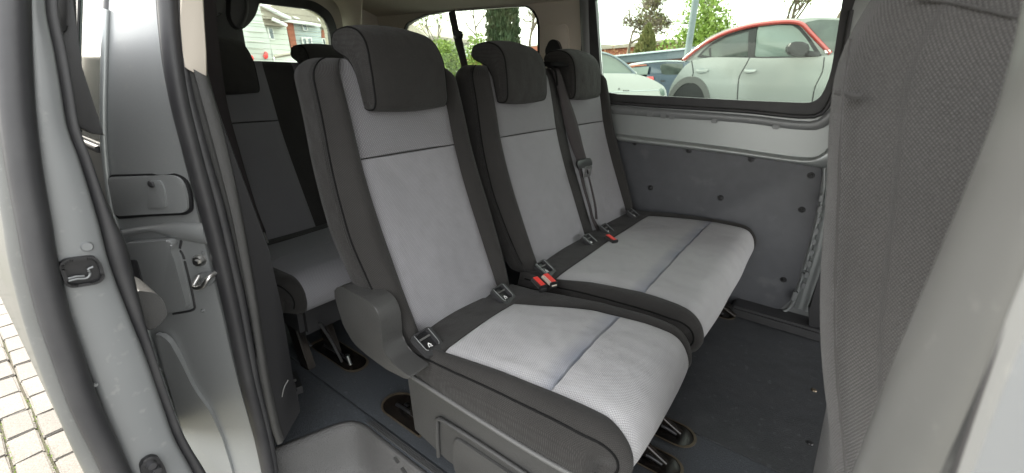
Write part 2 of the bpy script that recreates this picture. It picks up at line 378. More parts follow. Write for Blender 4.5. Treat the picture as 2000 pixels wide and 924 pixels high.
# step well
well_pts_top = [(-1.165, .37), (-1.13, .47), (-1.085, .575), (-1.02, .606), (-.86, .604), (.1, .604)]
def well_wall():
    top = [Vector((a, b, -.002)) for a, b in well_pts_top]
    bot = [Vector((a+.06, b-.05, -.15)) for a, b in well_pts_top]
    return top, bot
tp, bt = well_wall()
tpc, btc = cr(tp, 60), cr(bt, 60)
V = []; F = []; NR = 9
for i in range(60):
    for k in range(NR):
        t = k/(NR-1); p = tpc[i].lerp(btc[i], t); p.z = -.002-.15*(t*t*(3-2*t)) ; V.append(p)
    V.append(Vector((btc[i].x, .30, -.152)))
m_ = NR+1
for i in range(59):
    for k in range(NR): a = i*m_+k; F.append((a, a+1, a+1+m_, a+m_))
mkobj('step_well', V, F, M['sill'], van, True, auto=60)
tube('step_lip', [Vector((p.x, p.y, -.004)) for p in tp], .009, M['sill'], van, 10, .55, res=60)
gr_ = []
for k in range(4):
    gr_.append(box('tread_rib', (-.86+.005*k, .6195+k*.0055, .001), (.34, .0026, .004), M['sill'], van, None, .0008))
box('tread_mark', (-.835, .585, -.004), (.028, .010, .0025), M['sill'], van, Matrix.Rotation(rad(-12), 3, 'Z'), .002)
box('tread_mark', (-.79, .575, -.006), (.028, .010, .0025), M['sill'], van, Matrix.Rotation(rad(-12), 3, 'Z'), .002)
box('sill_plate', (-.45, .335, -.20), (1.35, .07, .09), M['plastic'], van, None, .01)

def anchor(c, lx, ly, mirror=False, nm='anchor_pan'):
    """pressed recess with a worn brass coloured rim set in the floor"""
    pts = []
    r = ly/2
    for k in range(13):
        a = -math.pi/2+math.pi*k/12; pts.append(Vector((c[0]+lx/2-r+r*math.cos(a), c[1]+r*math.sin(a), .003)))
    pts += [Vector((c[0]-lx/2, c[1]+r, .003)), Vector((c[0]-lx/2, c[1]-r, .003))]
    if mirror: pts = [Vector((2*c[0]-p.x, p.y, p.z)) for p in pts][::-1]
    inner = [c3+(Vector((c[0], c[1], .003))-c3)*.05 for c3 in pts]
    pan = prism(nm, pts, (0, 0, .004), M['pan'], van, .001)
    ctr = Vector((c[0], c[1], .004))
    ring('pan_rim', [ctr+(p-ctr)*1.05+Vector((0, 0, .004)) for p in pts], [ctr+(p-ctr)*.97+Vector((0, 0, .004)) for p in pts], (0, 0, .0022), M['rim'], pan)
    s = -1 if mirror else 1
    tube('latch_bar', [Vector((c[0]-s*lx*.3, c[1]-.012, .018)), Vector((c[0]+s*lx*.05, c[1]-.012, .022)), Vector((c[0]+s*lx*.25, c[1]-.008, .012))], .006, M['black'], pan, 8, res=12)
    box('slot_plate', (c[0]+s*lx*.12, c[1]+.012, .011), (.02, .012, .006), M['steel'] if not mirror else M['black'], pan, None, .002)
    return pan
anchor((-.235, 1.205), .22, .10)
anchor((-.235, 1.06), .22, .09)
anchor((-.27, 2.125), .19, .085)
anchor((-.95, .735), .22, .11, True)
anchor((-1.42, .775), .30, .095)
box('floor_bracket', (-1.37, .515, .035), (.14, .12, .07), M['plastic_trim'], van, Matrix.Rotation(rad(-18), 3, 'Z'), .02)
ring('bracket_frame', [Vector((-1.37+a, .515+b, .072)) for a, b in ((-.05, -.04), (.05, -.045), (.055, .03), (-.045, .045))], [Vector((-1.37+a, .515+b, .072)) for a, b in ((-.03, -.024), (.03, -.028), (.035, .016), (-.027, .027))], (0, 0, .01), M['plastic'], van, .002)
for px_, py_ in ((1590, 762), (1582, 865)):
    p = atZ(px_, py_, .006); bm = bmesh.new()
    bmesh.ops.create_cone(bm, cap_ends=True, segments=16, radius1=.011, radius2=.008, depth=.005, matrix=Matrix.Translation(p)); frombm('floor_stud', bm, M['rim'] if py_ < 800 else M['black'], van)

# far side wall --------------------------------------------------
WY = 2.25
# outer skin and window: opening
def P(*l): return list(l)
win_in = roundpoly(pry([(1160, -60), (1178, 183), (1300, 188), (1450, 196), (1598, 202), (1622, 150), (1655, -60)], WY), .05)
win_fr = roundpoly([Vector((-1.19, WY, 1.56)), Vector((-1.19, WY, 1.0)), atY(1186, 203, WY), atY(1450, 218, WY), atY(1592, 228, WY), atY(1625, 210, WY), atY(1668, 0, WY), Vector((.0, WY, 1.56))], .05)
frame = ring('window_frame', [p+Vector((0, -.012, 0)) for p in win_fr], [p+Vector((0, -.012, 0)) for p in win_in], (0, .035, 0), M['rubber'], van, .006)
prism('window_pane', [p+Vector((0, .012, 0)) for p in win_in], (0, .004, 0), M['glass'], van)
zs_top, zs_bot = 1.56, .80
panel_outer = [Vector((-1.24, WY+.004, 1.58)), Vector((-1.24, WY+.004, .77)), Vector((.16, WY+.004, .77)), Vector((.16, WY+.004, 1.58))]
ring('side_panel', panel_outer, [p+(p-Vector((-.6, WY, 1.25)))*(-.012)+Vector((0, .004, 0)) for p in win_fr], (0, .02, 0), M['silver'], van)
# inner flange lip under the window with pressed tabs
lip_a = pry([(1190, 205), (1300, 214), (1450, 224), (1560, 236), (1600, 232), (1640, 190)], WY-.004)
lip_b = pry([(1192, 222), (1300, 230), (1450, 240), (1555, 253), (1612, 248), (1664, 190)], WY-.004)
ribbon('window_flange', lip_a, lip_b, M['silver_dull'], van, .006, .004, 6, 40)
for q in (1268, 1295, 1312, 1395, 1515):
    p = atY(q, 213+(q-1190)*.095+4, WY-.012); box('flange_tab', p, (.028, .012, .02), M['silver_dull'], van, None, .004)
# serrated seal just under the frame
tube('window_seal', pry([(1186, 200), (1300, 208), (1450, 217), (1570, 228), (1612, 214), (1640, 140), (1662, 20)], WY-.022), .009, M['rubber'], van, 8, res=50)
# shelf / ledge roll
lg_t = pry([(1205, 262), (1400, 285), (1560, 307), (1606, 300), (1632, 262)], WY-.012)
lg_b = pry([(1210, 276), (1400, 299), (1540, 318), (1596, 327), (1626, 330)], WY-.012)
ribbon('wall_ledge', lg_t, lg_b, M['silver'], van, .022, .02, 10, 40)
# dark lower trim board
bd = roundpoly(pry([(1190, 262), (1610, 316), (1602, 400), (1577, 500), (1540, 612), (1400, 592)], WY-.004)+[Vector((-.95, WY-.004, .01))], .075, 8)
bd = [atY(1185, 264, WY-.006), atY(1400, 290, WY-.006), atY(1580, 313, WY-.006), atY(1600, 318, WY-.006), atY(1606, 335, WY-.006), atY(1598, 400, WY-.006), atY(1578, 480, WY-.006), atY(1556, 555, WY-.006), atY(1543, 588, WY-.006), atY(1525, 603, WY-.006), atY(1500, 609, WY-.006), atY(1400, 590, WY-.006), Vector((-.9, WY-.006, .02))]
board = prism('side_trim_board', bd, (0, .006, 0), M['board'], van, .002)
edge = [atY(1612, 318, WY), atY(1608, 380, WY), atY(1590, 460, WY), atY(1566, 545, WY), atY(1549, 592, WY), atY(1528, 609, WY), atY(1500, 613, WY), atY(1400, 592, WY)]
tube('board_edge_trim', [e+Vector((0, -.006, 0)) for e in edge], .0075, M['silver'], van, 8, res=50)
box('wall_backing', (-.65, WY+.03, .4), (2.1, .04, .78), M['silver_dull'], van)
for a, b in ((1239, 279), (1345, 294), (1467, 311), (1584, 343), (1270, 367), (1407, 387), (1566, 410), (1530, 547)):
    p = atY(a, b, WY-.008); bm = bmesh.new()
    Mx = Matrix.Translation(p) @ Matrix.Rotation(math.pi/2, 4, 'X')
    bmesh.ops.create_cone(bm, cap_ends=True, segments=20, radius1=.0145, radius2=.0115, depth=.005, matrix=Mx)
    bmesh.ops.create_cone(bm, cap_ends=True, segments=16, radius1=.009, radius2=.004, depth=.005, matrix=Matrix.Translation((0, -.004, 0)) @ Mx)
    frombm('trim_screw', bm, M['black'], board)
for k in range(34):
    t = k/33; p = atY(1226+t*330, 270+t*42.5, WY-.0105); box('board_stitch', p, (.0075, .0022, .0025), M['white'] if k % 5 else M['beige'], board, Matrix.Rotation(rad(3), 3, 'Y'))
# metal B pillar on the far side: stepped strip with slots
pl = pry([(1627, 240), (1612, 330), (1606, 400), (1590, 480), (1565, 560), (1552, 600)], WY-.008)
pr_ = pry([(1690, 200), (1650, 330), (1640, 400), (1625, 480), (1600, 560), (1585, 612)], WY-.03)
ribbon('far_pillar', pl, pr_, M['silver'], van, 0, .01, 14, 50, prof=lambda t, s: .004*math.sin(t*7)**2)
for k in range(9):
    t = k/8; p = atY(1604-34*t**1.3, 388+170*t, WY-.03); box('pillar_clip', p, (.014, .01, .03), M['silver_dull'], van, None, .003)
p = atY(1552, 578, WY-.03); box('hinge_bracket', p, (.018, .02, .05), M['silver_dull'], van, None, .004)
prism('pillar_cover', pry([(1640, 200), (1720, 200), (1720, 640), (1580, 640), (1578, 600), (1600, 555), (1612, 500)], 2.16), (0, .03, 0), M['plastic_trim'], van, .008)
box('far_sill', (.15, 2.20, .03), (.7, .13, .06), M['plastic_trim'], van, None, .012)
# cab behind the front seats: far door and dash side, dark
box('cab_side', (.95, WY+.02, .6), (1.56, .05, 1.7), M['plastic_trim'], van)

# rear quarter (far side)
qw = roundpoly(pry([(784, 75), (795, 45), (830, 30), (870, 22), (1000, 13), (1030, 12), (1045, 25), (1052, 45), (1052, 125), (1052, 170)], WY)+[Vector((-2.66, WY, 1.0))], .03, 3)
q_out = [Vector((-2.93, WY, 1.62)), Vector((-2.93, WY, .88)), Vector((-1.19, WY, .88)), Vector((-1.19, WY, 1.62))]
ring('rear_quarter_trim', q_out, qw, (0, .04, 0), M['beige'], van, .008)
ctrq = sum(qw, Vector())/len(qw)
ring('quarter_window_seal', [p+(p-ctrq)*.012+Vector((0, -.004, 0)) for p in qw], [p-(p-ctrq)*.012+Vector((0, -.004, 0)) for p in qw], (0, .02, 0), M['black'], van)
prism('quarter_pane', [p+Vector((0, .02, 0)) for p in qw], (0, .004, 0), M['glass'], van)
box('rear_side_trim', (-2.06, WY+.01, .43), (1.72, .03, .88), M['plastic_trim'], van)
# recessed cover and belt anchor on the far C pillar
prism('belt_guide_cover', roundpoly(pry([(1060, 50), (1108, 45), (1112, 130), (1064, 135)], WY-.012), .04), (0, .02, 0), M['beige'], van, .006)
an = prism('belt_anchor', roundpoly(pry([(1072, 80), (1080, 76), (1089, 80), (1095, 95), (1094, 110), (1066, 110), (1064, 98)], WY-.035), .02), (0, .025, 0), M['black'], van, .006)
tube('far_belt', pry([(1080, 105), (1075, 130), (1072, 180), (1080, 300)], WY-.03), .02, M['webbing'], van, 8, .1, nrm=Vector((0, 1, 0)), res=20)
ribbon('pillar_edge', pry([(1131, -20), (1134, 60), (1138, 130), (1150, 200)], WY-.01), pry([(1150, -20), (1152, 60), (1156, 130), (1170, 200)], WY-.01), M['silver_dull'], van, .008, .01)

# rear wall with window
RX = -2.9
rw = roundpoly([Vector((RX, 1.27, 1.08)), Vector((RX, 1.27, 1.455)), Vector((RX, 1.72, 1.46)), Vector((RX, 1.80, 1.42)), Vector((RX, 1.825, 1.36)), Vector((RX, 1.825, 1.08))], .06)
ctr_ = sum(rw, Vector())/len(rw)
rwo = [ctr_+Vector((0, (p-ctr_).y*1.28, (p-ctr_).z*1.36)) for p in rw]
ring('rear_window_frame', [p+Vector((.02, 0, 0)) for p in rwo], [p+Vector((.02, 0, 0)) for p in rw], (-.03, 0, 0), M['rubber'], van, .008)
prism('rear_pane', rw, (-.004, 0, 0), M['glass'], van)
for k in range(12):
    z = 1.09+k*.03; tube('heater_wire', [Vector((RX+.002, 1.275, z)), Vector((RX+.002, 1.82, z))], .0008, M['rim'], van, 4)
ring('rear_door', [Vector((RX-.012, .28, -.1)), Vector((RX-.012, 2.30, -.1)), Vector((RX-.012, 2.30, 1.60)), Vector((RX-.012, .28, 1.60))], [Vector((RX-.012, p.y, p.z)) for p in [ctr_+(q-ctr_)*1.05 for q in rw]], (-.05, 0, 0), M['beige'], van)
box('rear_door_trim', (RX+.01, 1.25, .5), (.03, 1.95, 1.05), M['plastic_trim'], van)
box('rear_door_trim', (RX+.02, .80, 1.30), (.03, .86, .56), M['plastic_trim'], van)
# hinge and guide shapes by the upper rear corner
prism('rear_belt_housing', roundpoly(prx([(490, -40), (520, -40), (500, 30), (488, 46), (470, 62), (450, 40), (452, -40)], -2.3), .03), (-.05, 0, 0), M['plastic'], van, .012)
tube('rear_belt_housing_rim', prx([(481, -10), (483, 10), (481, 30), (472, 52)], -2.28), .006, M['plastic_grey'], van, 8, res=16)
prism('rear_lamp_housing', roundpoly(prx([(390, -30), (440, -30), (436, 20), (430, 32), (394, 26)], -2.2), .03), (-.05, 0, 0), M['plastic'], van, .012)
# roof
V = []; F = []
ny = 16; ys = [.34+(WY+.02-.34)*i/ny for i in range(ny+1)]
for sx in (-2.95, 1.8):
    for y in ys:
        t = (y-.34)/(WY-.34); V.append((sx, y, 1.43+.115*math.sin(math.pi*min(max(t, 0), 1))**.6+.04*t))
    for y in reversed(ys):
        t = (y-.34)/(WY-.34); V.append((sx, y, 1.47+.115*math.sin(math.pi*min(max(t, 0), 1))**.6+.04*t))
n_ = 2*(ny+1)
for k in range(n_): F.append((k, (k+1) % n_, n_+(k+1) % n_, n_+k))
F.append(tuple(range(n_))[::-1]); F.append(tuple(range(n_, 2*n_)))
mkobj('headliner', V, F, M['headliner'], van, True, auto=50)
ribbon('rear_cornice', prx([(540, -30), (600, -22), (650, 0), (668, 40), (670, 90)], -2.80), prx([(560, -60), (640, -50), (700, -20), (705, 30), (700, 90)], -2.6), M['headliner'], van, .03, .01)
box('roof_rail', (-.5, .345, 1.43), (4.9, .10, .09), M['silver_dull'], van, None, .02)

# near side rear body with a quarter window -----------------------
JX = -1.25
corner = prx([(214, -30), (208, 120), (206, 250), (212, 340), (226, 425), (247, 500), (272, 570), (300, 680), (334, 780), (392, 924), (420, 1000)], JX)
sealL = prx([(302, -30), (309, 60), (322, 155), (349, 270), (381, 400), (405, 500), (432, 610), (462, 735), (500, 870), (520, 940), (530, 1000)], -1.085)
jamb = ribbon('door_jamb', corner, sealL, M['jamb_silver_dimmed'], van, .004, .01, 24, 80)
# outer skin behind the corner
cc = cr(corner, 30)
def skin(name, pts, m, x1=-2.95, th=.006):
    A = cr(pts, 30); Vv = []; Ff = []
    for a in A:
        Vv += [a, Vector((x1, a.y, a.z)), Vector((x1, a.y+th, a.z)), Vector((a.x, a.y+th, a.z))]
    for i in range(29):
        for k in range(4): Ff.append((i*4+k, i*4+(k+1) % 4, i*4+4+(k+1) % 4, i*4+4+k))
    Ff += [(0, 1, 2, 3), (116, 119, 118, 117)]
    o = mkobj(name, Vv, Ff, m, van, True, auto=40); return o
lowc = [p for p in cc if p.z < .93]; upc = [p for p in cc if p.z > .90]
skin('body_side', lowc, M['silver'])
skin('quarter_glass', [Vector((p.x-.04, p.y+.003, p.z)) for p in upc], M['car_window'], -2.5, .005)
tube('quarter_glass_frame', [Vector((p.x-.015, p.y+.002, p.z)) for p in upc], .016, M['black'], van, 8, .5, res=30)
skin('quarter_pillar', [Vector((p.x-.25, p.y-.002, p.z)) for p in upc], M['black'], -.0+JX-.36, .004)
tube('corner_bead', [p+Vector((.004, -.004, 0)) for p in cc if p.z < 1.25], .0065, M['silver'], van, 8, res=60)
tube('belt_moulding', [Vector((-1.28, lowc[0].y-.004, .925)), Vector((-2.9, lowc[0].y-.004, .925))], .008, M['rubber'], van, 8)
box('body_inner_wall', (-2.1, .40, .42), (1.55, .05, 1.05), M['plastic_trim'], van)
box('body_inner_wall_upper', (-2.1, .42, 1.26), (1.55, .04, .36), M['beige'], van)

# frame of reference on the jamb: bilinear interpolation between the two edge lines
def jp(px, py, off=.004):
    best = None
    A, B = cr(corner, 160), cr(sealL, 160); d = ray(px, py)
    for i in range(159):
        a, b, c, e = A[i], B[i], B[i+1], A[i+1]
        n = (b-a).cross(e-a); t = n.dot(a-CP)/n.dot(d)
        p = CP+d*t
        s = (p-a).dot(e-a)/(e-a).length_squared
        w = (p-a).dot(b-a)/(b-a).length_squared
        m = abs(s-.5)
        if best is None or m < best[0]:
            nn = n.normalized()
            if nn.dot(CP-p) < 0: nn = -nn
            best = (m, p+nn*off, nn)
    return best[1], best[2]
def jprism(name, pts, off, th, m, rnd=.01, bev=.002, parent=None):
    q = [jp(a, b, off)[0] for a, b in pts]; c = sum(q, Vector())/len(q)
    nn = jp(sum(a for a, b in pts)/len(pts), sum(b for a, b in pts)/len(pts))[1]
    q = [x-nn*(x-c).dot(nn) for x in q]
    return prism(name, roundpoly(q, rnd), nn*(-th), m, parent or van, bev)
jprism('flap_recess', [(217, 341), (345, 338), (366, 349), (378, 380), (382, 410), (371, 418), (300, 421), (234, 427)], .006, .004, M['black'], .012, 0)
flap = jprism('fuel_flap', [(219, 345), (342, 342), (360, 350), (372, 380), (376, 406), (368, 413), (300, 416), (234, 420)], .011, .005, M['jamb_silver_dimmed'], .012, .002)
jprism('flap_latch_cover', [(300, 352), (322, 351), (330, 366), (337, 402), (300, 405)], .0135, .003, M['jamb_silver_dimmed'], .006, .001, flap)
p, nn = jp(308, 358, .016); bm = bmesh.new()
bmesh.ops.create_uvsphere(bm, u_segments=14, v_segments=8, radius=.0075, matrix=Matrix.Translation(p) @ nn.to_track_quat('Z', 'Y').to_matrix().to_4x4() @ Matrix.Diagonal((1, 1, .5, 1))); frombm('flap_lock', bm, M['rubber'], flap)
ribbon('jamb_crease', [jp(a, b, .002)[0] for a, b in ((240, 446), (300, 437), (350, 432), (400, 438))], [jp(a, b, .002)[0] for a, b in ((250, 462), (300, 452), (345, 466), (412, 478))], M['jamb_silver_dimmed'], van, .012, .004, 8, 24)
jprism('jamb_recess_panel', [(254, 470), (345, 462), (352, 470), (349, 485), (355, 500), (375, 590), (370, 600), (335, 605), (290, 600)], .020, .019, M['jamb_silver_dimmed'], .016, .007)
jprism('jamb_lower_step', [(312, 640), (340, 655), (362, 700), (385, 752), (418, 800), (440, 850), (455, 900), (470, 960), (405, 960), (352, 800)], .014, .013, M['jamb_silver_dimmed'], .02, .006)
tube('panel_shade_line', [jp(a, b, .002)[0] for a, b in ((345, 455), (356, 468), (354, 486), (362, 505), (381, 588), (378, 604), (340, 612))], .0035, M['rubber'], van, 8, res=40)  # dark bead drawn as the shade along the panel's edge
jprism('jamb_slot', [(263, 500), (284, 500), (300, 560), (304, 590), (290, 600), (276, 560)], .024, .003, M['rubber'], .006, .001)
jprism('jamb_slot_plate', [(262, 505), (274, 506), (286, 560), (287, 590), (276, 575)], .0275, .003, M['jamb_silver_dimmed'], .005, .001)
for a, b, r in ((391, 508, .016), (398, 493, .004), (398, 606, .005)):
    p, nn = jp(a, b, .004); bm = bmesh.new(); Q = Matrix.Translation(p) @ nn.to_track_quat('Z', 'Y').to_matrix().to_4x4()
    bmesh.ops.create_cone(bm, cap_ends=True, segments=20, radius1=r, radius2=r*.7, depth=r*.7, matrix=Q)
    bmesh.ops.create_cone(bm, cap_ends=True, segments=6, radius1=r*.45, radius2=r*.4, depth=r*.5, matrix=Q @ Matrix.Translation((0, 0, r*.5)))
    frombm('jamb_bolt', bm, M['silver_dull'] if r < .01 else M['steel'], van)
p0, nn = jp(394, 536, .008); p1, _ = jp(398, 548, .03); p2, _ = jp(414, 547, .032); p3, _ = jp(424, 533, .03); p4, _ = jp(428, 528, .006)
tube('door_striker', [p0, p1, p2, p3, p4], .0052, M['steel'], van, 10, res=30)
p, nn = jp(410, 545, .004)
jprism('striker_plate', [(390, 532), (402, 530), (420, 528), (426, 540), (416, 556), (404, 556), (390, 542)], .008, .004, M['silver_dull'], .008, .001)

# seals and inner trim of the aperture
sc = prx([(326, -30), (334, 80), (350, 190), (377, 300), (405, 405), (430, 505), (454, 610), (482, 740), (512, 860), (540, 1000)], -1.065)
tube('door_seal', sc, .021, M['rubber'], van, 14, .8, nrm=Vector((0, 1, 0)), res=70)
tube('door_seal_lip', prx([(345, -30), (352, 80), (368, 185), (398, 300), (428, 405), (452, 505), (474, 605), (498, 740), (527, 865), (545, 1000)], -1.06), .011, M['rubber'], van, 10, nrm=Vector((0, 1, 0)), res=70)
trimL = prx([(362, 125), (380, 200), (408, 300), (438, 405), (460, 500), (482, 600), (506, 735), (528, 830), (540, 866)], -1.05)
trimR = prx([(404, 150), (424, 215), (446, 300), (468, 400), (486, 500), (502, 600), (522, 735), (541, 830), (552, 864)], -1.035)
ribbon('pillar_trim_edge', trimL, trimR, M['plastic'], van, .006, .01, 10, 60, prof=lambda t, s: -.006 if t < .35 and s < .7 else 0)
pan = [(404, 140), (424, 215), (446, 300), (468, 400), (486, 500), (502, 600), (522, 735), (541, 830), (552, 864), (587, 803), (573, 741), (551, 605), (526, 490), (508, 440), (467, 330), (432, 235), (410, 165)]
prism('pillar_trim_panel', prx(pan, -1.045), (-.03, .012, 0), M['panel_black'], van, .003)
prism('pillar_upper_trim', prx([(350, -40), (352, 40), (357, 100), (360, 131), (368, 136), (385, 146), (404, 150), (402, 100), (398, 40), (395, -40)], -1.04), (-.03, .012, 0), M['beige'], van, .007)
tube('trim_notch', prx([(551, 775), (555, 757), (563, 742)], -1.043), .002, M['plastic_grey'], van, 6, res=12)

# sliding door, slid back along the body: we look at its leading edge
DX = -.85
fL = [(36, -30), (42, 100), (52, 220), (65, 310), (80, 400), (92, 465), (107, 535), (135, 625), (160, 692), (187, 762), (222, 850), (252, 924), (285, 1000)]
fR = [(88, -30), (92, 30), (107, 100), (120, 174), (133, 250), (155, 310), (175, 373), (195, 440), (216, 520), (250, 610), (286, 700), (321, 800), (344, 862), (378, 924), (415, 1000)]
door = ribbon('sliding_door', prx(fL, DX), prx(fR, DX), M['silver_dull'], van, .006, .03, 16, 90, prof=lambda t, s: -.004*(t < .06)-.004*(t > .95))
sL = [(12, -30), (18, 100), (25, 220), (36, 330), (50, 430), (60, 500), (80, 600), (104, 690), (140, 790), (185, 880), (215, 924), (260, 1000)]
tube('door_edge_seal', prx([((a+c)/2, b) for (a, b), (c, d) in zip([(22, -30), (26, 100), (34, 220), (48, 330), (68, 440), (80, 510), (104, 610), (130, 690), (165, 790), (208, 880), (228, 924), (266, 1000)], [(22, 0)]*0 or [(22, -30), (26, 100), (34, 220), (48, 330), (68, 440), (80, 510), (104, 610), (130, 690), (165, 790), (208, 880), (228, 924), (266, 1000)])], DX+.01), .0185, M['rubber'], door, 12, .9, nrm=Vector((0, 1, 0)), res=80)
oR = [(8, -30), (10, 100), (16, 220), (30, 330), (46, 430), (58, 500), (78, 590), (100, 670), (135, 765), (180, 860), (214, 924), (250, 1000)]
oL = [(-60, -30), (-45, 100), (-32, 220), (-12, 330), (8, 430), (17, 500), (38, 590), (62, 670), (96, 765), (135, 860), (165, 924), (205, 1000)]
ribbon('door_outer_edge', prx(oL, DX-.02), prx(oR, DX+.004), M['silver_dimmed'], door, .010, .006, 14, 80)
oo = cr(prx(oL, DX-.02), 30); Vv = []; Ff = []
for a in oo: Vv += [a, Vector((-2.35, a.y, a.z)), Vector((-2.35, a.y+.008, a.z)), Vector((a.x, a.y+.008, a.z))]
for i in range(29):
    for k in range(4): Ff.append((i*4+k, i*4+(k+1) % 4, i*4+4+(k+1) % 4, i*4+4+k))
Ff += [(0, 1, 2, 3), (116, 119, 118, 117)]
mkobj('door_skin', Vv, Ff, M['silver_dimmed'], door, True, auto=40)
# inner seal behind the metal edge
iR = [(96, -30), (102, 30), (117, 100), (132, 174), (146, 250), (170, 310), (196, 373), (222, 430), (246, 475), (268, 565), (288, 655), (308, 741), (336, 811), (368, 870), (402, 924), (440, 1000)]
ribbon('door_inner_seal', prx(fR, DX-.012), prx(iR, DX-.02), M['rubber'], door, .010, .02, 10, 80)
ii = cr(prx(iR, DX-.03), 30); Vv = []; Ff = []
for a in ii: Vv += [a, Vector((-2.3, a.y-.005, a.z)), Vector((-2.3, a.y-.02, a.z)), Vector((a.x, a.y-.02, a.z))]
for i in range(29):
    for k in range(4): Ff.append((i*4+k, i*4+(k+1) % 4, i*4+4+(k+1) % 4, i*4+4+k))
Ff += [(0, 1, 2, 3), (116, 119, 118, 117)]
mkobj('door_lining', Vv, Ff, M['plastic_trim'], door, True, auto=40)
prism('door_upper_trim', prx([(90, -40), (150, -40), (151, 60), (160, 130), (186, 245), (208, 266), (180, 262), (130, 236), (108, 105), (98, 40)], DX-.06), (-.05, 0, 0), M['plastic_trim'], door, .008)
prism('door_upper_pad', roundpoly(prx([(92, -40), (136, -40), (134, 62), (104, 70)], DX-.05), .01), (-.02, 0, 0), M['black'], door, .004)
prism('door_armrest', roundpoly(prx([(172, 378), (190, 376), (214, 398), (232, 450), (262, 560), (250, 570), (225, 520)], DX-.05), .02), (-.30, 0, 0), M['plastic'], door, .012, 3)
prism('door_handle', roundpoly(prx([(262, 572), (272, 568), (305, 572), (321, 588), (328, 615), (312, 634), (290, 650)], DX-.05), .02), (-.10, 0, 0), M['plastic'], door, .014, 3)
# latch recess
def dpoly(pts, off): return prx(pts, DX+off)
lt = roundpoly(dpoly([(112, 515), (125, 504), (182, 497), (196, 512), (204, 540), (190, 552), (140, 560), (126, 556)], .006), .010)
lc = sum(lt, Vector())/len(lt)
latch = ring('latch_surround', lt, [lc+(p-lc)*.80 for p in lt], (.008, 0, 0), M['panel_black'], door, .003)
prism('latch_cavity', [lc+(p-lc)*.82+Vector((-.002, 0, 0)) for p in lt], (.003, 0, 0), M['black'], latch)
tube('latch_claw', dpoly([(134, 549), (150, 545), (170, 543), (176, 534), (172, 526), (182, 521)], .012), .0016, M['silver_dull'], latch, 8, res=24)
tube('latch_claw', dpoly([(133, 544), (150, 540), (165, 539)], .012), .0015, M['silver_dull'], latch, 6, res=12)
bl = roundpoly(dpoly([(270, 905), (283, 888), (305, 886), (318, 905), (328, 940), (290, 945), (276, 930)], .006), .010)
lock = prism('lower_latch', bl, (.010, 0, 0), M['panel_black'], door, .004)
for a, b in ((296, 908), (306, 918)):
    bm = bmesh.new(); bmesh.ops.create_cone(bm, cap_ends=True, segments=18, radius1=.008, radius2=.006, depth=.012, matrix=Matrix.Translation(atX(a, b, DX+.02)) @ Matrix.Rotation(math.pi/2, 4, 'Y')); frombm('latch_button', bm, M['rubber'], lock)
for a, b, r in ((170, 482, .0075), (146, 652, .003), (187, 752, .003), (124, 588, .003)):
    bm = bmesh.new(); bmesh.ops.create_cone(bm, cap_ends=True, segments=18, radius1=r, radius2=r*.8, depth=.003, matrix=Matrix.Translation(atX(a, b, DX+.0075)) @ Matrix.Rotation(math.pi/2, 4, 'Y')); frombm('door_plug', bm, M['silver_dull'], door)
# body sill behind the step on the near side, below the jamb
box('lower_sill_cover', (-.55, .29, -.30), (1.2, .05, .22), M['silver'], van, None, .02)

# near B pillar: fat grey post beside the camera, door frame beyond
pil = [(a, b) for a, b in ((1990, -60), (1966, 60), (1930, 200), (1893, 300), (1850, 400), (1806, 500), (1763, 600), (1720, 700), (1678, 810), (1636, 924), (1605, 1010))]
pir = [(a, b) for a, b in ((2180, -60), (2150, 60), (2110, 200), (2066, 300), (2036, 420), (2000, 530), (1962, 630), (1922, 730), (1878, 830), (1836, 924), (1800, 1010))]
pil = [(a+28, b) for a, b in pil]
ribbon('near_pillar', pry(pil, .33), pry(pir, .27), M['silver_dimmed'], van, .008, .03, 20, 60)
ribbon('near_pillar_edge', pry([(a+190, b) for a, b in pil], .26), pry([(a+280, b) for a, b in pil], .235), M['rubber'], van, 0, .01, 8, 40)
ribbon('front_door', pry([(a+235, b) for a, b in pil], .235), [Vector((.75, .19, p.z)) for p in pry([(a+230, b) for a, b in pil], .23)], M['silver_dull'], van, .01, .03, 10, 40)

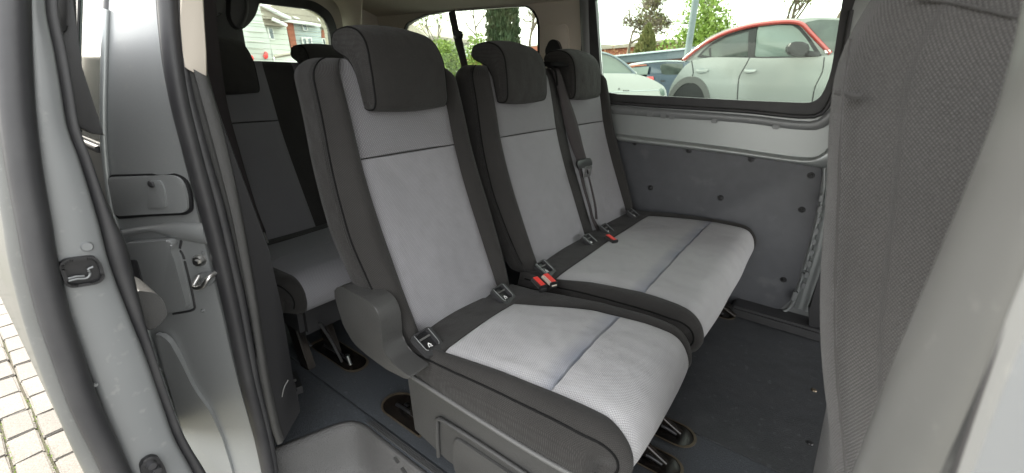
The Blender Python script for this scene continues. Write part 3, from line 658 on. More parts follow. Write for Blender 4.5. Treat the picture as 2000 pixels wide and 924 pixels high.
# ------------------------------------------------------------------ seats
BACK = [(.36, -.745), (.41, -.768), (.43, -.775), (.546, -.826), (.70, -.893), (.80, -.932), (.887, -.960), (.976, -.980), (1.05, -1.0), (1.108, -1.017), (1.15, -1.03)]
def xback(z): return smooth_tab(BACK, z)
def seat_back(parent, yl, yr, inserts, z0=.405, z1=1.128, dx=0, dim=False):
    mu_, ml_ = ('shaded_grey_fabric', 'shaded_grey_fabric') if dim else ('grey_fabric_coarse', 'grey_fabric')
    """upholstered back: closed loft of horizontal sections; returns nothing, makes shell, centre panels"""
    ZS = .885
    zl = [z0+(z1-.05-z0)*i/44 for i in range(45)]
    zl = sorted(zl+[ZS-.003, ZS, ZS+.003, ZS-.012, ZS+.012])
    rows = [(z, 0) for z in zl]
    R = .05
    for k in range(1, 8): a = k/7*math.pi/2; rows.append((z1-R+R*math.sin(a), 1-math.cos(a)))
    rows = [(z0-.0, 1.0), (z0, .55), (z0+.004, .25), (z0+.012, .08)]+[r for r in rows if r[0] > z0+.016]
    # loop stations across the front, then round the back
    front = []      # (label, fy(z), depth)
    def wide(z): return smooth_tab([(.40, -.030), (.47, -.006), (.56, .010), (.70, .022), (.85, .012), (1.0, 0), (1.10, -.006), (1.14, -.02)], z)
    st = []         # (yfun, h, tag)
    L0, R0 = inserts[0][0], inserts[-1][1]
    for t in (0, .12, .25, .4, .55, .7, .85, 1):      # left bolster from outer edge to insert edge
        st.append(('L', t))
    for i, (a, b) in enumerate(inserts):
        for k in range(1, 17): st.append(('I', i, k/17))
        st.append(('IR', i))
        if i < len(inserts)-1:
            for t in (.25, .5, .75): st.append(('S', i, t))
            st.append(('IL', i+1))
    for t in (.15, .3, .45, .6, .75, .88, 1): st.append(('R', t))
    back = [(-.35, -.03), (-.75, -.065), (-.92, -.095), (-.85, -.118), (-.5, -.128), (0, -.13), (.5, -.128), (.85, -.118), (.92, -.095), (.75, -.065), (.35, -.03)]
    def bol(t):      # height over the insert surface from insert edge (0) to the outer seam (1)
        return .026*math.sin(math.pi*min(t/.85, 1))**.9-(.016*max(0, (t-.62)/.38)**1.5)
    V = []; tags = []
    for (z, ins) in rows:
        zz = max(z, .41); x0 = xback(z)+dx; w = wide(z)
        yL, yR = yl-w+.012, yr+w-.012
        row = []
        for s in st:
            if s[0] == 'L': t = s[1]; y = yL+(L0-yL)*t; h = bol(1-t); g = 'B'
            elif s[0] == 'I':
                a, b = inserts[s[1]]; y = a+(b-a)*s[2]; h = .002-.006*math.sin(math.pi*s[2])+.006*math.exp(-((z-.60)/.12)**2)*math.sin(math.pi*s[2]); g = 'I%d' % s[1]
                if abs(z-ZS) < .0005: h -= .006
                h += .0016*math.exp(-abs(z-ZS)/.02)*math.sin(y*95+2*math.sin(y*31))
                if ZS < z < ZS+.07: h += -.004*math.exp(-(z-ZS)/.02)*math.sin(math.pi*s[2])
            elif s[0] == 'IR': y = inserts[s[1]][1]; h = -.001; g = 'E'
            elif s[0] == 'IL': y = inserts[s[1]][0]; h = -.001; g = 'E'
            elif s[0] == 'S': a, b = inserts[s[1]][1], inserts[s[1]+1][0]; y = a+(b-a)*s[2]; h = -.004; g = 'B'
            elif s[0] == 'R': t = s[1]; y = R0+(yR-R0)*t; h = bol(t); g = 'B'
            row.append((y, x0+h))
        # piping crest just outside: sharper edge then the side
        c = (yL+yR)/2; hw = (yR-yL)/2
        for (k, d) in reversed(back) if False else [(1.02, -.03), (1.05, -.062), (1.035, -.088), (.96, -.108), (.80, -.118), (.4, -.125), (0, -.127), (-.4, -.125), (-.80, -.118), (-.96, -.108), (-1.035, -.088), (-1.05, -.062), (-1.02, -.03)]:
            yy = c+(hw+(abs(k)-1)*.25 if abs(k) > .9 else hw*abs(k))*(1 if k > 0 else -1 if k < 0 else 0)
            row.append((yy, x0+d))
        if ins:          # rounding at top and bottom
            cx = x0-.062; r = ins*(.05 if z > .6 else .03)
            row = [(c+(y-c)*(1-min(r*1.25/hw, .9)), cx+(x-cx)*(1-min(r/.075, .95))) for y, x in row]
        V += [Vector((x, y, z)) for y, x in row]
    n = len(V)//len(rows); nf = len(st)
    # station labels for columns between station k and k+1
    def coltag(k):
        if k >= nf-1: return 'B'
        a, b = st[k], st[k+1]
        for q in (a, b):
            if q[0] == 'I': return 'I%d' % q[1]
        return 'B'
    uv = []
    for i, v in enumerate(V):
        k = i % n; r = i//n
        uv.append((v.y+ (0 if k < nf else v.x), v.z*1.07+ (0 if k < nf else .3)))
    groups = {}
    for r in range(len(rows)-1):
        zc = (rows[r][0]+rows[r+1][0])/2
        for k in range(n):
            t = coltag(k) if k < n-1 else 'B'
            if t != 'B': t += 'u' if zc > ZS else 'l'
            a, b = r*n+k, r*n+(k+1) % n
            groups.setdefault(t, []).append((a, b, b+n, a+n))
    groups['B'].append(tuple(range(n))); groups['B'].append(tuple(range((len(rows)-1)*n, len(rows)*n))[::-1])
    def emit(name, fs, m):
        idx = {}; vv = []; uu = []; ff = []
        for f in fs:
            g = []
            for i in f:
                if i not in idx: idx[i] = len(vv); vv.append(V[i].copy()); uu.append(uv[i])
                g.append(idx[i])
            ff.append(tuple(g))
        cnt = {}
        for f in ff:
            for a, b in zip(f, f[1:]+f[:1]): cnt[frozenset((a, b))] = cnt.get(frozenset((a, b)), 0)+1
        edge = {i for e, c_ in cnt.items() if c_ == 1 for i in e}
        for i in edge: vv[i].x -= .0055
        return mkobj(name, vv, ff, m, parent, True, uvs=uu, auto=55)
    b = emit('backrest', groups['B'], M['black_fabric'])
    for i in range(len(inserts)):
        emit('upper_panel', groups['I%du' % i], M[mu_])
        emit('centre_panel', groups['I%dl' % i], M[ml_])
        a_, b_ = inserts[i]; zc = ZS
        tube('cross_seam', [Vector((xback(ZS)+dx-.0045, a_+.002, ZS)), Vector((xback(ZS)+dx-.0055, (a_+b_)/2, ZS)), Vector((xback(ZS)+dx-.0045, b_-.002, ZS))], 0.0017, M['black_fabric'], b, 6, res=10)
    # piping seams on the outer sides
    for sgn in ('L', 'R'):
        pts = []
        for r in range(5, len(rows)-1):
            k = 0 if sgn == 'L' else nf-1
            pts.append(V[r*n+k]+Vector((.0005, 0, 0)))
        tube('seam_piping', pts, .0021, M['thread'], b, 6, nrm=Vector((0, 1, 0)), res=60)
    return b
def headrest(parent, yc, dx=0, hw=.132):
    prof = [(-1.108, 1.190), (-1.085, 1.199), (-1.045, 1.203), (-1.005, 1.194), (-.975, 1.172), (-.957, 1.14), (-.948, 1.10), (-.944, 1.06), (-.942, 1.03), (-.950, 1.010), (-.968, 1.004), (-.985, 1.006),
            (-.996, 1.018), (-1.004, 1.05), (-1.014, 1.085), (-1.026, 1.112), (-1.046, 1.128), (-1.075, 1.138), (-1.104, 1.150), (-1.116, 1.168)]
    C2 = [Vector((x+dx, 0, z)) for x, z in prof]; n = 96
    loop = cr(C2+[C2[0]], n+1)[:-1]
    nor = []
    for i in range(n):
        t = loop[(i+1) % n]-loop[i-1]; nor.append(Vector((-t.z, 0, t.x)).normalized())
    # outward normals
    c = sum(loop, Vector())/n
    V = []; uv = []
    ys = []
    for s, inset in ((-1, .022), (-1, .009), (-1, .002)): pass
    lv = [(-1.0, .030), (-1.003, .016), (-.995, .007), (-.975, .0015), (-.962, .0022), (-.945, -.001)]
    lv += [(-.92+1.84*k/14, -.002-.006*math.sin(math.pi*k/14)) for k in range(15)]
    lv += [(.945, -.001), (.962, .0022), (.975, .0015), (.995, .007), (1.003, .016), (1.0, .030)]
    sgn = 1 if (loop[10]-c).dot(nor[10]) > 0 else -1
    for (u, ins) in lv:
        for i in range(n):
            p = loop[i]-nor[i]*sgn*ins
            top = max(0, min(1, (p.z-1.12)/.08)); side = .012*top
            y = yc+u*(hw-side*abs(u)); V.append(Vector((p.x, y, p.z+.004*(1-u*u)*top))); uv.append((y, i*.006))
    F = []
    for r in range(len(lv)-1):
        for i in range(n): a, b = r*n+i, r*n+(i+1) % n; F.append((a, b, b+n, a+n))
    F.append(tuple(range(n))[::-1]); F.append(tuple(range((len(lv)-1)*n, len(lv)*n)))
    h = mkobj('headrest', V, F, M['black_fabric'], parent, True, uvs=uv, auto=70)
    for u in (-.962, .962):
        y0 = yc+u*hw
        pts = [loop[i]+nor[i]*sgn*(-.0012)+Vector((0, 0, 0)) for i in range(n)]
        pts = [Vector((p.x, yc+u*(hw-.012*max(0, min(1, (p.z-1.12)/.08))*abs(u)), p.z)) for p in pts]
        bm = bmesh.new(); bm_tube(bm, pts+[pts[0]], .0026, 6, nrm=Vector((0, 1, 0))); frombm('headrest_piping', bm, M['thread'], h, True, 80)
    for s in (-.05, .05):
        tube('headrest_rod', [Vector((-1.075+dx, yc+s, 1.06)), Vector((-1.070+dx, yc+s, 1.16))], .006, M['steel'], parent, 8)
    return h
def cushion(parent, yl, yr, insL, insR, dx=0, zt=.448, xf=-.168, xr=-.80, seamx=-.368, x0ins=-.668, zb=.335, midstrip=None, fr=.075):
    """seat cushion draped over a profile in x; insL / insR are functions of x giving the grey panel's edges"""
    # profile: list of (point, normal, x-along)
    prof = []; dips = []
    xs = [xr+(xf-fr-xr)*i/46 for i in range(47)]
    xs = sorted(xs+[seamx, seamx-.004, seamx+.004, x0ins, x0ins+.004])
    for x in xs:
        z = zt-.026*max(0, (-.45-x)/.35)**1.3+.006*math.exp(-((x+.30)/.1)**2)
        dips.append(.0045 if abs(x-seamx) < .0005 else 0)
        prof.append((Vector((x+dx, 0, z)), Vector((.0, 0, 1))))
    zc = prof[-1][0].z-fr
    for k in range(1, 15):
        a = k/14*rad(97); prof.append((Vector((xf-fr+dx+fr*math.sin(a), 0, zc+fr*math.cos(a))), Vector((math.sin(a), 0, math.cos(a)))))
    last = prof[-1][0]
    for k in range(1, 4): prof.append((last+Vector((-.006*k, 0, -.018*k)), Vector((math.sin(rad(100)), 0, -.15)).normalized()))
    dips += [0]*(len(prof)-len(dips))
    # cross positions: side skirt, piping, bolster, insert ..., mirrored
    hskirt = zt-zb
    left = [(0.0, -hskirt), (-.004, -hskirt*.8), (-.006, -hskirt*.55), (-.003, -hskirt*.38), (.006, -.030), (.0125, -.0215), (.0145, -.0185), (.022, -.008), (.034, .003), (.05, .006), (.064, .003)]
    V = []; uv = []; nn = None
    arc = 0; seam_arc = 0; arcs = []
    for i, (p, n) in enumerate(prof):
        if i: arc += (p-prof[i-1][0]).length
        arcs.append(arc)
        if abs(p.x-dx-seamx) < .0005: seam_arc = arc
    NI = 22
    for i, (p, n) in enumerate(prof):
        x = p.x-dx; cyl = yl+.008*max(0, (-.6-x)/.2); f = max(0, min(1, (x-(xf-.11))/.11))
        inl, inr = insL(x), insR(x)
        row = []
        nar = .030*f*f      # plan rounding towards the front
        for off, h in left:
            scale = (inl-cyl)/.074
            row.append((cyl+nar*(1-off/.074)+off*scale, h))
        for k in range(NI+1):
            t = k/NI; y = inl+(inr-inl)*t; h = -.001 if k in (0, NI) else .003+.008*math.sin(math.pi*t)+.0018*math.exp(-abs(x-seamx)/.03)*math.sin(y*70+1.5*math.sin(y*23))+.0012*math.sin(x*21+y*17)
            row.append((y, h))
        for off, h in reversed(left):
            scale = (yr-inr)/.074
            row.append((yr-nar*(1-off/.074)-off*scale, h))
        for y, h in row:
            hc = max(h, -.055); q = Vector((p.x, y, p.z))+n*hc; q.z += (h-hc)
            if inl < y < inr: q.z -= dips[i]
            q.z = max(q.z, zb)
            V.append(q); uv.append((y, arcs[i]-seam_arc))
        nn = len(row)
    kl = len(left)
    g = {'B': [], 'r': [], 'f': []}
    for i in range(len(prof)-1):
        xm = (prof[i][0].x+prof[i+1][0].x)/2-dx
        for k in range(nn-1):
            a = i*nn+k; fa = (a, a+1, a+1+nn, a+nn)
            if kl <= k < kl+NI and (xm > x0ins+.002 or i > 50): g['r' if (xm < seamx and i < 50) else 'f'].append(fa)
            else: g['B'].append(fa)
    def emit(name, fs, m, par):
        idx = {}; vv = []; uu = []; ff = []
        for f in fs:
            q = []
            for i in f:
                if i not in idx: idx[i] = len(vv); vv.append(V[i].copy()); uu.append(uv[i])
                q.append(idx[i])
            ff.append(tuple(q))
        cnt = {}
        for f in ff:
            for a, b in zip(f, f[1:]+f[:1]): cnt[frozenset((a, b))] = cnt.get(frozenset((a, b)), 0)+1
        for i in {i for e, c_ in cnt.items() if c_ == 1 for i in e}:
            if name != 'cushion_x': vv[i].z -= .004; vv[i].x -= .003 if vv[i].z < zt-.05 else 0
        return mkobj(name, vv, ff, m, par, True, uvs=uu, auto=60)
    c = emit('cushion', g['B'], M['black_fabric'], parent)
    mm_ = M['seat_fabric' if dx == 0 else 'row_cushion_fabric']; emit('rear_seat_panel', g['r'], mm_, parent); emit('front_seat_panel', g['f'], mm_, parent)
    pts = [V[i*nn+6]+Vector((0, 0, .0005)) for i in range(2, len(prof)-2)]; tube('cushion_piping', pts, .0028, M['thread'], c, 6, nrm=Vector((0, 1, 0)), res=80)
    pts = [V[i*nn+nn-7]+Vector((0, 0, .0005)) for i in range(2, len(prof)-2)]; tube('cushion_piping', pts, .0028, M['thread'], c, 6, nrm=Vector((0, 1, 0)), res=80)
    # bottom lid
    z = zb+.004; mkobj('cushion_base', [(xr+dx, yl+.02, z), (xf-.1+dx, yl+.02, z), (xf-.1+dx, yr-.02, z), (xr+dx, yr-.02, z), (xr+dx, yl+.02, z-.01), (xf-.1+dx, yl+.02, z-.01), (xf-.1+dx, yr-.02, z-.01), (xr+dx, yr-.02, z-.01)], [(0, 1, 2, 3), (7, 6, 5, 4), (0, 4, 5, 1), (1, 5, 6, 2), (2, 6, 7, 3), (3, 7, 4, 0)], M['black'], parent, False)
    return c
def isofix(parent, y, dx=0, x=-.722, z=.438):
    """plastic socket for a child seat anchor between back and cushion"""
    rot = Matrix.Rotation(rad(30), 3, 'Y')
    c = Vector((x+dx, y, z))
    def L(a, b, h): return c+rot @ Vector((a, b, h))
    o = roundpoly([L(-.035, -.034, 0), L(.038, -.030, 0), L(.038, .030, 0), L(-.035, .034, 0)], .014)
    i = roundpoly([L(-.030, -.020, 0), L(.020, -.019, 0), L(.020, .019, 0), L(-.030, .020, 0)], .008)
    r = ring('child_seat_socket', o, i, rot @ Vector((0, 0, .014)), M['plastic_trim'], parent, .003, 48)
    prism('socket_floor', [p+rot @ Vector((0, 0, .001)) for p in i], rot @ Vector((0, 0, .003)), M['black'], r)
    tube('socket_bar', [L(-.014, -.018, .009), L(-.014, .018, .009)], .003, M['plastic_grey'], r, 8)
    for s in (-1, 1): tube('socket_highlight', [L(-.03, s*.024, .0145), L(.014, s*.023, .0145), L(.022, s*.018, .0145)], .0012, M['silver_dull'], r, 6, res=10)
    bm = bmesh.new()      # white child-seat symbol: a seated figure of strokes
    for a, b, w, l, ang in ((.006, .003, .0022, .010, 30), (.009, -.003, .0022, .012, -20), (.013, .003, .0022, .008, 70)):
        bm_box(bm, L(a, b, .0055), (l, w, .001), rot @ Matrix.Rotation(rad(ang), 3, 'Z'))
    frombm('socket_symbol', bm, M['white'], r)
def buckle(parent, c, ang=0, up_=30, pale=None):
    R_ = Matrix.Rotation(rad(ang), 3, 'Z') @ Matrix.Rotation(rad(up_), 3, 'Y')
    bm = bmesh.new(); bm_box(bm, c, (.066, .028, .014), R_, .005); b = frombm('buckle', bm, M['plastic'] if pale is None else M['beige'], parent)
    bm = bmesh.new(); bm_box(bm, Vector(c)+R_ @ Vector((-.001, .003, .006)), (.062, .023, .009), R_, .004); frombm('release_button', bm, M['red'], b)
    bm = bmesh.new(); bm_box(bm, Vector(c)+R_ @ Vector((.028, 0, 0)), (.006, .03, .024), R_, .002); frombm('buckle_end', bm, M['black'], b)

# single seat nearest the door
s1 = empty('single_seat', (-.5, .86, 0), 'grey and black single passenger seat nearest the open sliding door', 'seat')
seat_back(s1, .575, 1.09, [(.655, 1.005)])
headrest(s1, .83)
cushion(s1, .598, 1.135, lambda x: lerp([(-.7, .640), (-.664, .641), (-.5, .662), (-.36, .672), (-.24, .678), (-.16, .665)], x), lambda x: lerp([(-.7, .935), (-.66, .955), (-.55, 1.01), (-.44, 1.052), (-.3, 1.07), (-.2, 1.07), (-.16, 1.06)], x))
isofix(s1, .632); isofix(s1, .957)
# side cover over the hinge
cov = pry([(655, 562), (668, 560), (700, 577), (722, 590), (736, 606), (743, 628), (746, 655), (747, 672), (750, 684), (762, 705), (784, 724), (803, 738), (795, 742), (755, 722), (717, 694), (690, 670), (670, 635), (658, 596), (652, 572)], .535)
cvr = prism('hinge_cover', roundpoly(cov, .01, 3), (0, .062, 0), M['plastic'], s1, .010, 3, 50)
# base
bs = [Vector(p) for p in ((-.772, .598, .340), (-.755, .598, .150), (-.70, .598, .128), (-.695, .598, .175), (-.66, .598, .200), (-.30, .598, .200), (-.26, .598, .16), (-.25, .598, .13), (-.215, .598, .13), (-.215, .598, .340))]
bs = [Vector(p) for p in ((-.775, .600, .352), (-.758, .600, .15), (-.63, .600, .12), (-.20, .600, .12), (-.20, .600, .352))]
prism('seat_base', bs, (0, .03, 0), M['plastic'], s1, .006)
tube('base_edge_bead', [Vector((-.775, .596, .345)), Vector((-.55, .594, .340)), Vector((-.35, .594, .338)), Vector((-.20, .596, .345))], .006, M['plastic_grey'], s1, 8, res=24)
prism('base_raised_panel', roundpoly([Vector(p) for p in ((-.60, .592, .235), (-.60, .592, .10), (-.24, .592, .10), (-.24, .592, .21), (-.28, .592, .235))], .03), (0, .012, 0), M['plastic'], s1, .006, 3)
tube('base_panel_ridge', [Vector((-.66, .597, .12)), Vector((-.655, .594, .24)), Vector((-.62, .593, .265)), Vector((-.30, .593, .262)), Vector((-.25, .594, .235))], .006, M['plastic'], s1, 8, res=30)
box('base_side', (-.49, 1.09, .235), (.56, .03, .21), M['plastic'], s1, None, .006)
box('base_front', (-.235, .85, .235), (.03, .47, .21), M['plastic_trim'], s1, None, .006)
for y in (.735, 1.06):
    for x in (-.86, -.32):
        box('mounting_leg', (x, y, .10), (.10, .035, .20), M['pan'], s1, Matrix.Rotation(rad(12 if x < -.6 else -10), 3, 'Y'), .005)
    box('mounting_rail', (-.56, y, .03), (.68, .04, .035), M['pan'], s1, None, .008)
    tube('front_claw', [Vector((-.26, y, .06)), Vector((-.21, y, .034)), Vector((-.17, y, .016))], .011, M['pan'], s1, 8, res=10)

# double bench
s2 = empty('bench_seat', (-.5, 1.7, 0), 'grey and black double bench seat beside the far side wall', 'seat')
seat_back(s2, 1.150, 2.215, [(1.234, 1.64), (1.72, 2.115)])
headrest(s2, 1.385); headrest(s2, 1.878)
cushion(s2, 1.15, 2.245, lambda x: lerp([(-.7, 1.17), (-.66, 1.175), (-.54, 1.225), (-.38, 1.255), (-.26, 1.245), (-.16, 1.22)], x), lambda x: lerp([(-.7, 2.12), (-.6, 2.15), (-.4, 2.185), (-.2, 2.185), (-.16, 2.17)], x), zt=.446, x0ins=-.665)
for y in (1.205, 1.565, 1.74, 2.05): isofix(s2, y)
buckle(s2, (-.655, 1.062, .462), -26, 6); buckle(s2, (-.640, 1.103, .463), -26, 6, 1)
buckle(s2, (-.650, 1.62, .452), -28, 6)
box('bench_base', (-.50, 1.70, .235), (.54, 1.02, .21), M['plastic_trim'], s2, None, .01)
for y in (1.205, 2.125):
    for x in (-.86, -.30): box('mounting_leg', (x, y, .10), (.10, .035, .20), M['pan'], s2, Matrix.Rotation(rad(12 if x < -.6 else -10), 3, 'Y'), .005)
    box('mounting_rail', (-.56, y, .03), (.68, .04, .035), M['pan'], s2, None, .008)
    tube('front_claw', [Vector((-.26, y, .06)), Vector((-.21, y, .034)), Vector((-.17, y, .016))], .011, M['pan'], s2, 8, res=10)
# belt exit on the bench back, webbing, tongue
ring('belt_bezel', roundpoly([Vector((-1.075, 1.625, 1.142)), Vector((-.990, 1.625, 1.128)), Vector((-.975, 1.75, 1.128)), Vector((-1.075, 1.75, 1.142))], .02), roundpoly([Vector((-1.06, 1.65, 1.142)), Vector((-1.0, 1.65, 1.130)), Vector((-.99, 1.725, 1.130)), Vector((-1.06, 1.725, 1.142))], .015), (0, 0, .016), M['thread'], s2, .004)
tube('belt_bezel_arm', [Vector((-1.03, 1.752, 1.14)), Vector((-.985, 1.757, 1.125)), Vector((-.965, 1.757, 1.07)), Vector((-.962, 1.757, 1.035))], .005, M['thread'], s2, 8, res=20)
tube('belt_bezel_arm', [Vector((-1.03, 1.632, 1.14)), Vector((-.985, 1.632, 1.125)), Vector((-.970, 1.632, 1.09)), Vector((-.965, 1.632, 1.06))], .005, M['thread'], s2, 8, res=20)
def strap(name, pts, widths, m, parent, th=.0014, wdir=Vector((0, 1, 0)), res=50):
    C3 = cr(pts, res); V = []; F = []
    nv = len(C3)
    for i, p in enumerate(C3):
        t = i/(nv-1); s = t*(len(widths)-1); k = min(int(s), len(widths)-2); w = widths[k]+(widths[k+1]-widths[k])*(s-k)
        d = (C3[min(i+1, nv-1)]-C3[max(i-1, 0)]).normalized(); wd = (wdir-d*wdir.dot(d)).normalized(); n = d.cross(wd)
        if n.dot(CP-p) < 0: n = -n
        for a in (-1, -.5, 0, .5, 1): V.append(p+wd*(a*w/2)+n*(th+.002*(1-a*a)))
        for a in (1, -1): V.append(p+wd*(a*w/2)-n*th)
    for i in range(nv-1):
        for k in range(7): a, b = i*7+k, i*7+(k+1) % 7; F.append((a, b, b+7, a+7))
    F.append(tuple(range(7))); F.append(tuple(range((nv-1)*7, nv*7))[::-1])
    o = mkobj(name, V, F, m, parent, True)
    bm = bmesh.new(); bm.from_mesh(o.data); bmesh.ops.recalc_face_normals(bm, faces=bm.faces); bm.to_mesh(o.data); bm.free(); return o
B = lambda px, py, off: (lambda p: p)(atX(px, py, off))
def onback(px, py, lift=.02):
    d = ray(px, py); t = .5
    for _ in range(60):
        p = CP+d*t; g = p.x-(xback(p.z)+lift); 
        if abs(g) < 1e-5: break
        t += g/abs(d.x)*.9
    return CP+d*t
sb = strap('shoulder_belt', [onback(1084, 134, .006), onback(1088, 145, .016), onback(1093, 160, .018), onback(1104, 200, .018), onback(1116, 245, .02), onback(1127, 285, .025), onback(1136, 312, .03), onback(1139, 324, .032)], [.044, .044, .050, .066, .078, .076, .066, .056], M['webbing'], s2, wdir=Vector((.3, .95, 0)))
tg = prism('belt_tongue', roundpoly([onback(a, b, .045) for a, b in ((1125, 314), (1150, 308), (1154, 318), (1152, 324), (1128, 330), (1124, 322))], .006), (.012, -.006, .002), M['black'], s2, .003)
tl = [onback(a, b, .05) for a, b in ((1138, 326), (1152, 322), (1156, 344), (1143, 348))]; tlc = sum(tl, Vector())/4
ring('tongue_plate', roundpoly(tl, .006), roundpoly([tlc+(p-tlc)*.5 for p in tl], .003), (.003, 0, 0), M['steel'], tg, .0006, 24)
strap('lap_belt', [onback(1132, 325, .035), onback(1142, 370, .02), onback(1152, 405, .022), onback(1158, 428, .02), Vector((-.76, 1.74, .43))], [.030, .024, .02, .022, .03], M['webbing'], s2)
strap('lap_belt', [onback(1146, 330, .036), onback(1157, 375, .03), onback(1163, 405, .03), onback(1165, 428, .028)], [.012, .014, .016, .018], M['webbing'], s2)
def fabric_recolor(): pass

# third row
s3 = empty('rear_bench', (-1.6, 1.3, 0), 'third row bench in shade-darkened grey cloth with black headrests behind the front passenger bench', 'seat')
D3 = -1.02
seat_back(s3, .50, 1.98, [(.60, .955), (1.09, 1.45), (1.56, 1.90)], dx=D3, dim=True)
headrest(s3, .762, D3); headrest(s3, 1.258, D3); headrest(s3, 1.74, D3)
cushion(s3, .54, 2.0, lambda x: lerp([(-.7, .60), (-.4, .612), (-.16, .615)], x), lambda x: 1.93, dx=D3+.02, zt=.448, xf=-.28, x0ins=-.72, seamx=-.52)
box('bench_base', (-1.62, 1.27, .26), (.50, 1.30, .16), M['plastic_trim'], s3, None, .02)
for y in (.66, .775, 1.6):
    box('mounting_leg', (-1.50, y, .12), (.07, .03, .28), M['pan'], s3, Matrix.Rotation(rad(-18), 3, 'Y'), .005)
tube('release_strut', [atZ(625, 632, .26), atZ(648, 668, .14), atZ(668, 706, .03)], .005, M['steel'], s3, 8, res=10)
tube('release_lever', [Vector((-1.315, .755, .015)), Vector((-1.325, .752, .055))], .0065, M['steel'], s3, 8)
prism('lever_plate', prz([(570, 650), (600, 664), (610, 676), (590, 678), (568, 662)], .05), (0, 0, .004), M['silver_dull'], s3, .001)
tube('rear_cable', [atZ(577, 640, .2), atZ(576, 610, .27), atZ(566, 590, .33)], .003, M['rubber'], s3, 6, res=10)
st_ = strap('rear_shoulder_belt', [Vector((-1.55, .60, 1.30)), atX(412, 90, -1.6), atX(428, 200, -1.62), atX(455, 300, -1.64), atX(488, 400, -1.66), atX(512, 458, -1.68)], [.05, .046, .046, .046, .04, .03], M['webbing'], s3)
tube('rear_belt_tongue', prx([(514, 455), (518, 465), (522, 474)], -1.66), .006, M['steel'], s3, 8, res=8)
# roof hung centre belt for the third row
cb = strap('centre_belt', pry([(882, 22), (890, 60), (894, 75), (903, 110), (912, 150)], 2.0), [.055, .05, .06, .05, .052], M['webbing'], s3, wdir=Vector((1, 0, 0)))
box('centre_belt_stop', atY(895, 68, 1.985), (.075, .02, .05), M['black'], s3, Matrix.Rotation(rad(20), 3, 'Y'), .012)
bm = bmesh.new(); bmesh.ops.create_uvsphere(bm, u_segments=12, v_segments=8, radius=.009, matrix=Matrix.Translation(atY(888, 73, 1.965))); frombm('belt_button', bm, M['steel'], s3)

# front seat: only its broad back flank shows beside the pillar
fs = empty('front_seat', (.4, .9, 0), 'front seat upholstered in grey black woven cloth, seen from behind beside the pillar', 'seat')
def front_back():
    tab_x = [(.10, .17), (.45, .135), (.614, .102), (.70, .071), (.813, .040), (.90, .024), (.967, .012), (1.02, .002), (1.079, -.012), (1.15, -.016), (1.18, -.006), (1.25, .03), (1.32, .09)]
    rows = 60; V = []; uv = []
    # loop around: start on the rear face centre, go to near edge, side face, front, ...
    base = [(.0, .52), (.0, .30), (.0, .12), (.003, .05), (.012, .018), (.03, .003), (.06, -.004), (.065, -.010), (.07, -.004), (.12, -.006), (.18, -.004), (.23, .006), (.25, .03), (.25, .30), (.23, .52), (.12, .54), (.03, .54)]
    n = 120
    for r in range(rows+1):
        z = .12+1.18*r/rows; x0 = smooth_tab(tab_x, z)
        lp = cr([Vector((x, y, 0)) for x, y in base]+[Vector((base[0][0], base[0][1], 0))], n+1)[:-1]
        for k, p in enumerate(lp):
            y = .60+p.y; x = x0+p.x
            # pulled gathers near the cover's fold
            dz = z-1.075
            fold = .006*math.exp(-(dz/.012)**2)*math.exp(-((p.x-.03)/.05)**2)
            soft = .004*math.sin(z*14+p.x*20)*math.exp(-((p.x-.12)/.15)**2)
            V.append(Vector((x, y+fold+soft+.03*max(0, z-1.1), z))); uv.append((k*.0135, z))
    F = []
    for r in range(rows):
        for k in range(n): a, b = r*n+k, r*n+(k+1) % n; F.append((a, b, b+n, a+n))
    F.append(tuple(range(n))[::-1]); F.append(tuple(range(rows*n, (rows+1)*n)))
    b = mkobj('backrest', V, F, M['front_fabric'], fs, True, uvs=uv, auto=60)
    return b
fb = front_back()
tube('cover_seam', pry([(1662, 75), (1645, 200), (1637, 400), (1630, 600), (1636, 750), (1652, 924)], .5945), .0014, M['front_fabric'], fb, 6, res=40, nrm=Vector((0, 1, 0)))
tube('upper_seam', [atY(a, b, .592) for a, b in ((1788, -4), (1850, 4), (1910, 16), (1985, 34))], .0015, M['front_fabric'], fb, 6, res=20)
tube('cover_fold', pry([(1630, 180), (1645, 182), (1655, 184), (1665, 188), (1682, 188)], .597), .003, M['front_fabric'], fb, 6, res=16)
headrest(fs, .87, 1.13)
box('cushion', (.50, .87, .33), (.52, .50, .22), M['front_fabric'], fs, None, .05)
box('seat_base', (.50, .87, .12), (.42, .44, .22), M['plastic_trim'], fs, None, .02)

# ------------------------------------------------------------------ outside, seen through the glass
SK = {}
def outline(name, pts, Y, depth, m, parent, rnd=0, bev=.02, auto=35):
    q = pry(pts, Y)
    if rnd: q = roundpoly(q, rnd, 4)
    return prism(name, q, (SK.get(parent.name, 0)*depth, depth, 0), m, parent, bev, 3, auto)
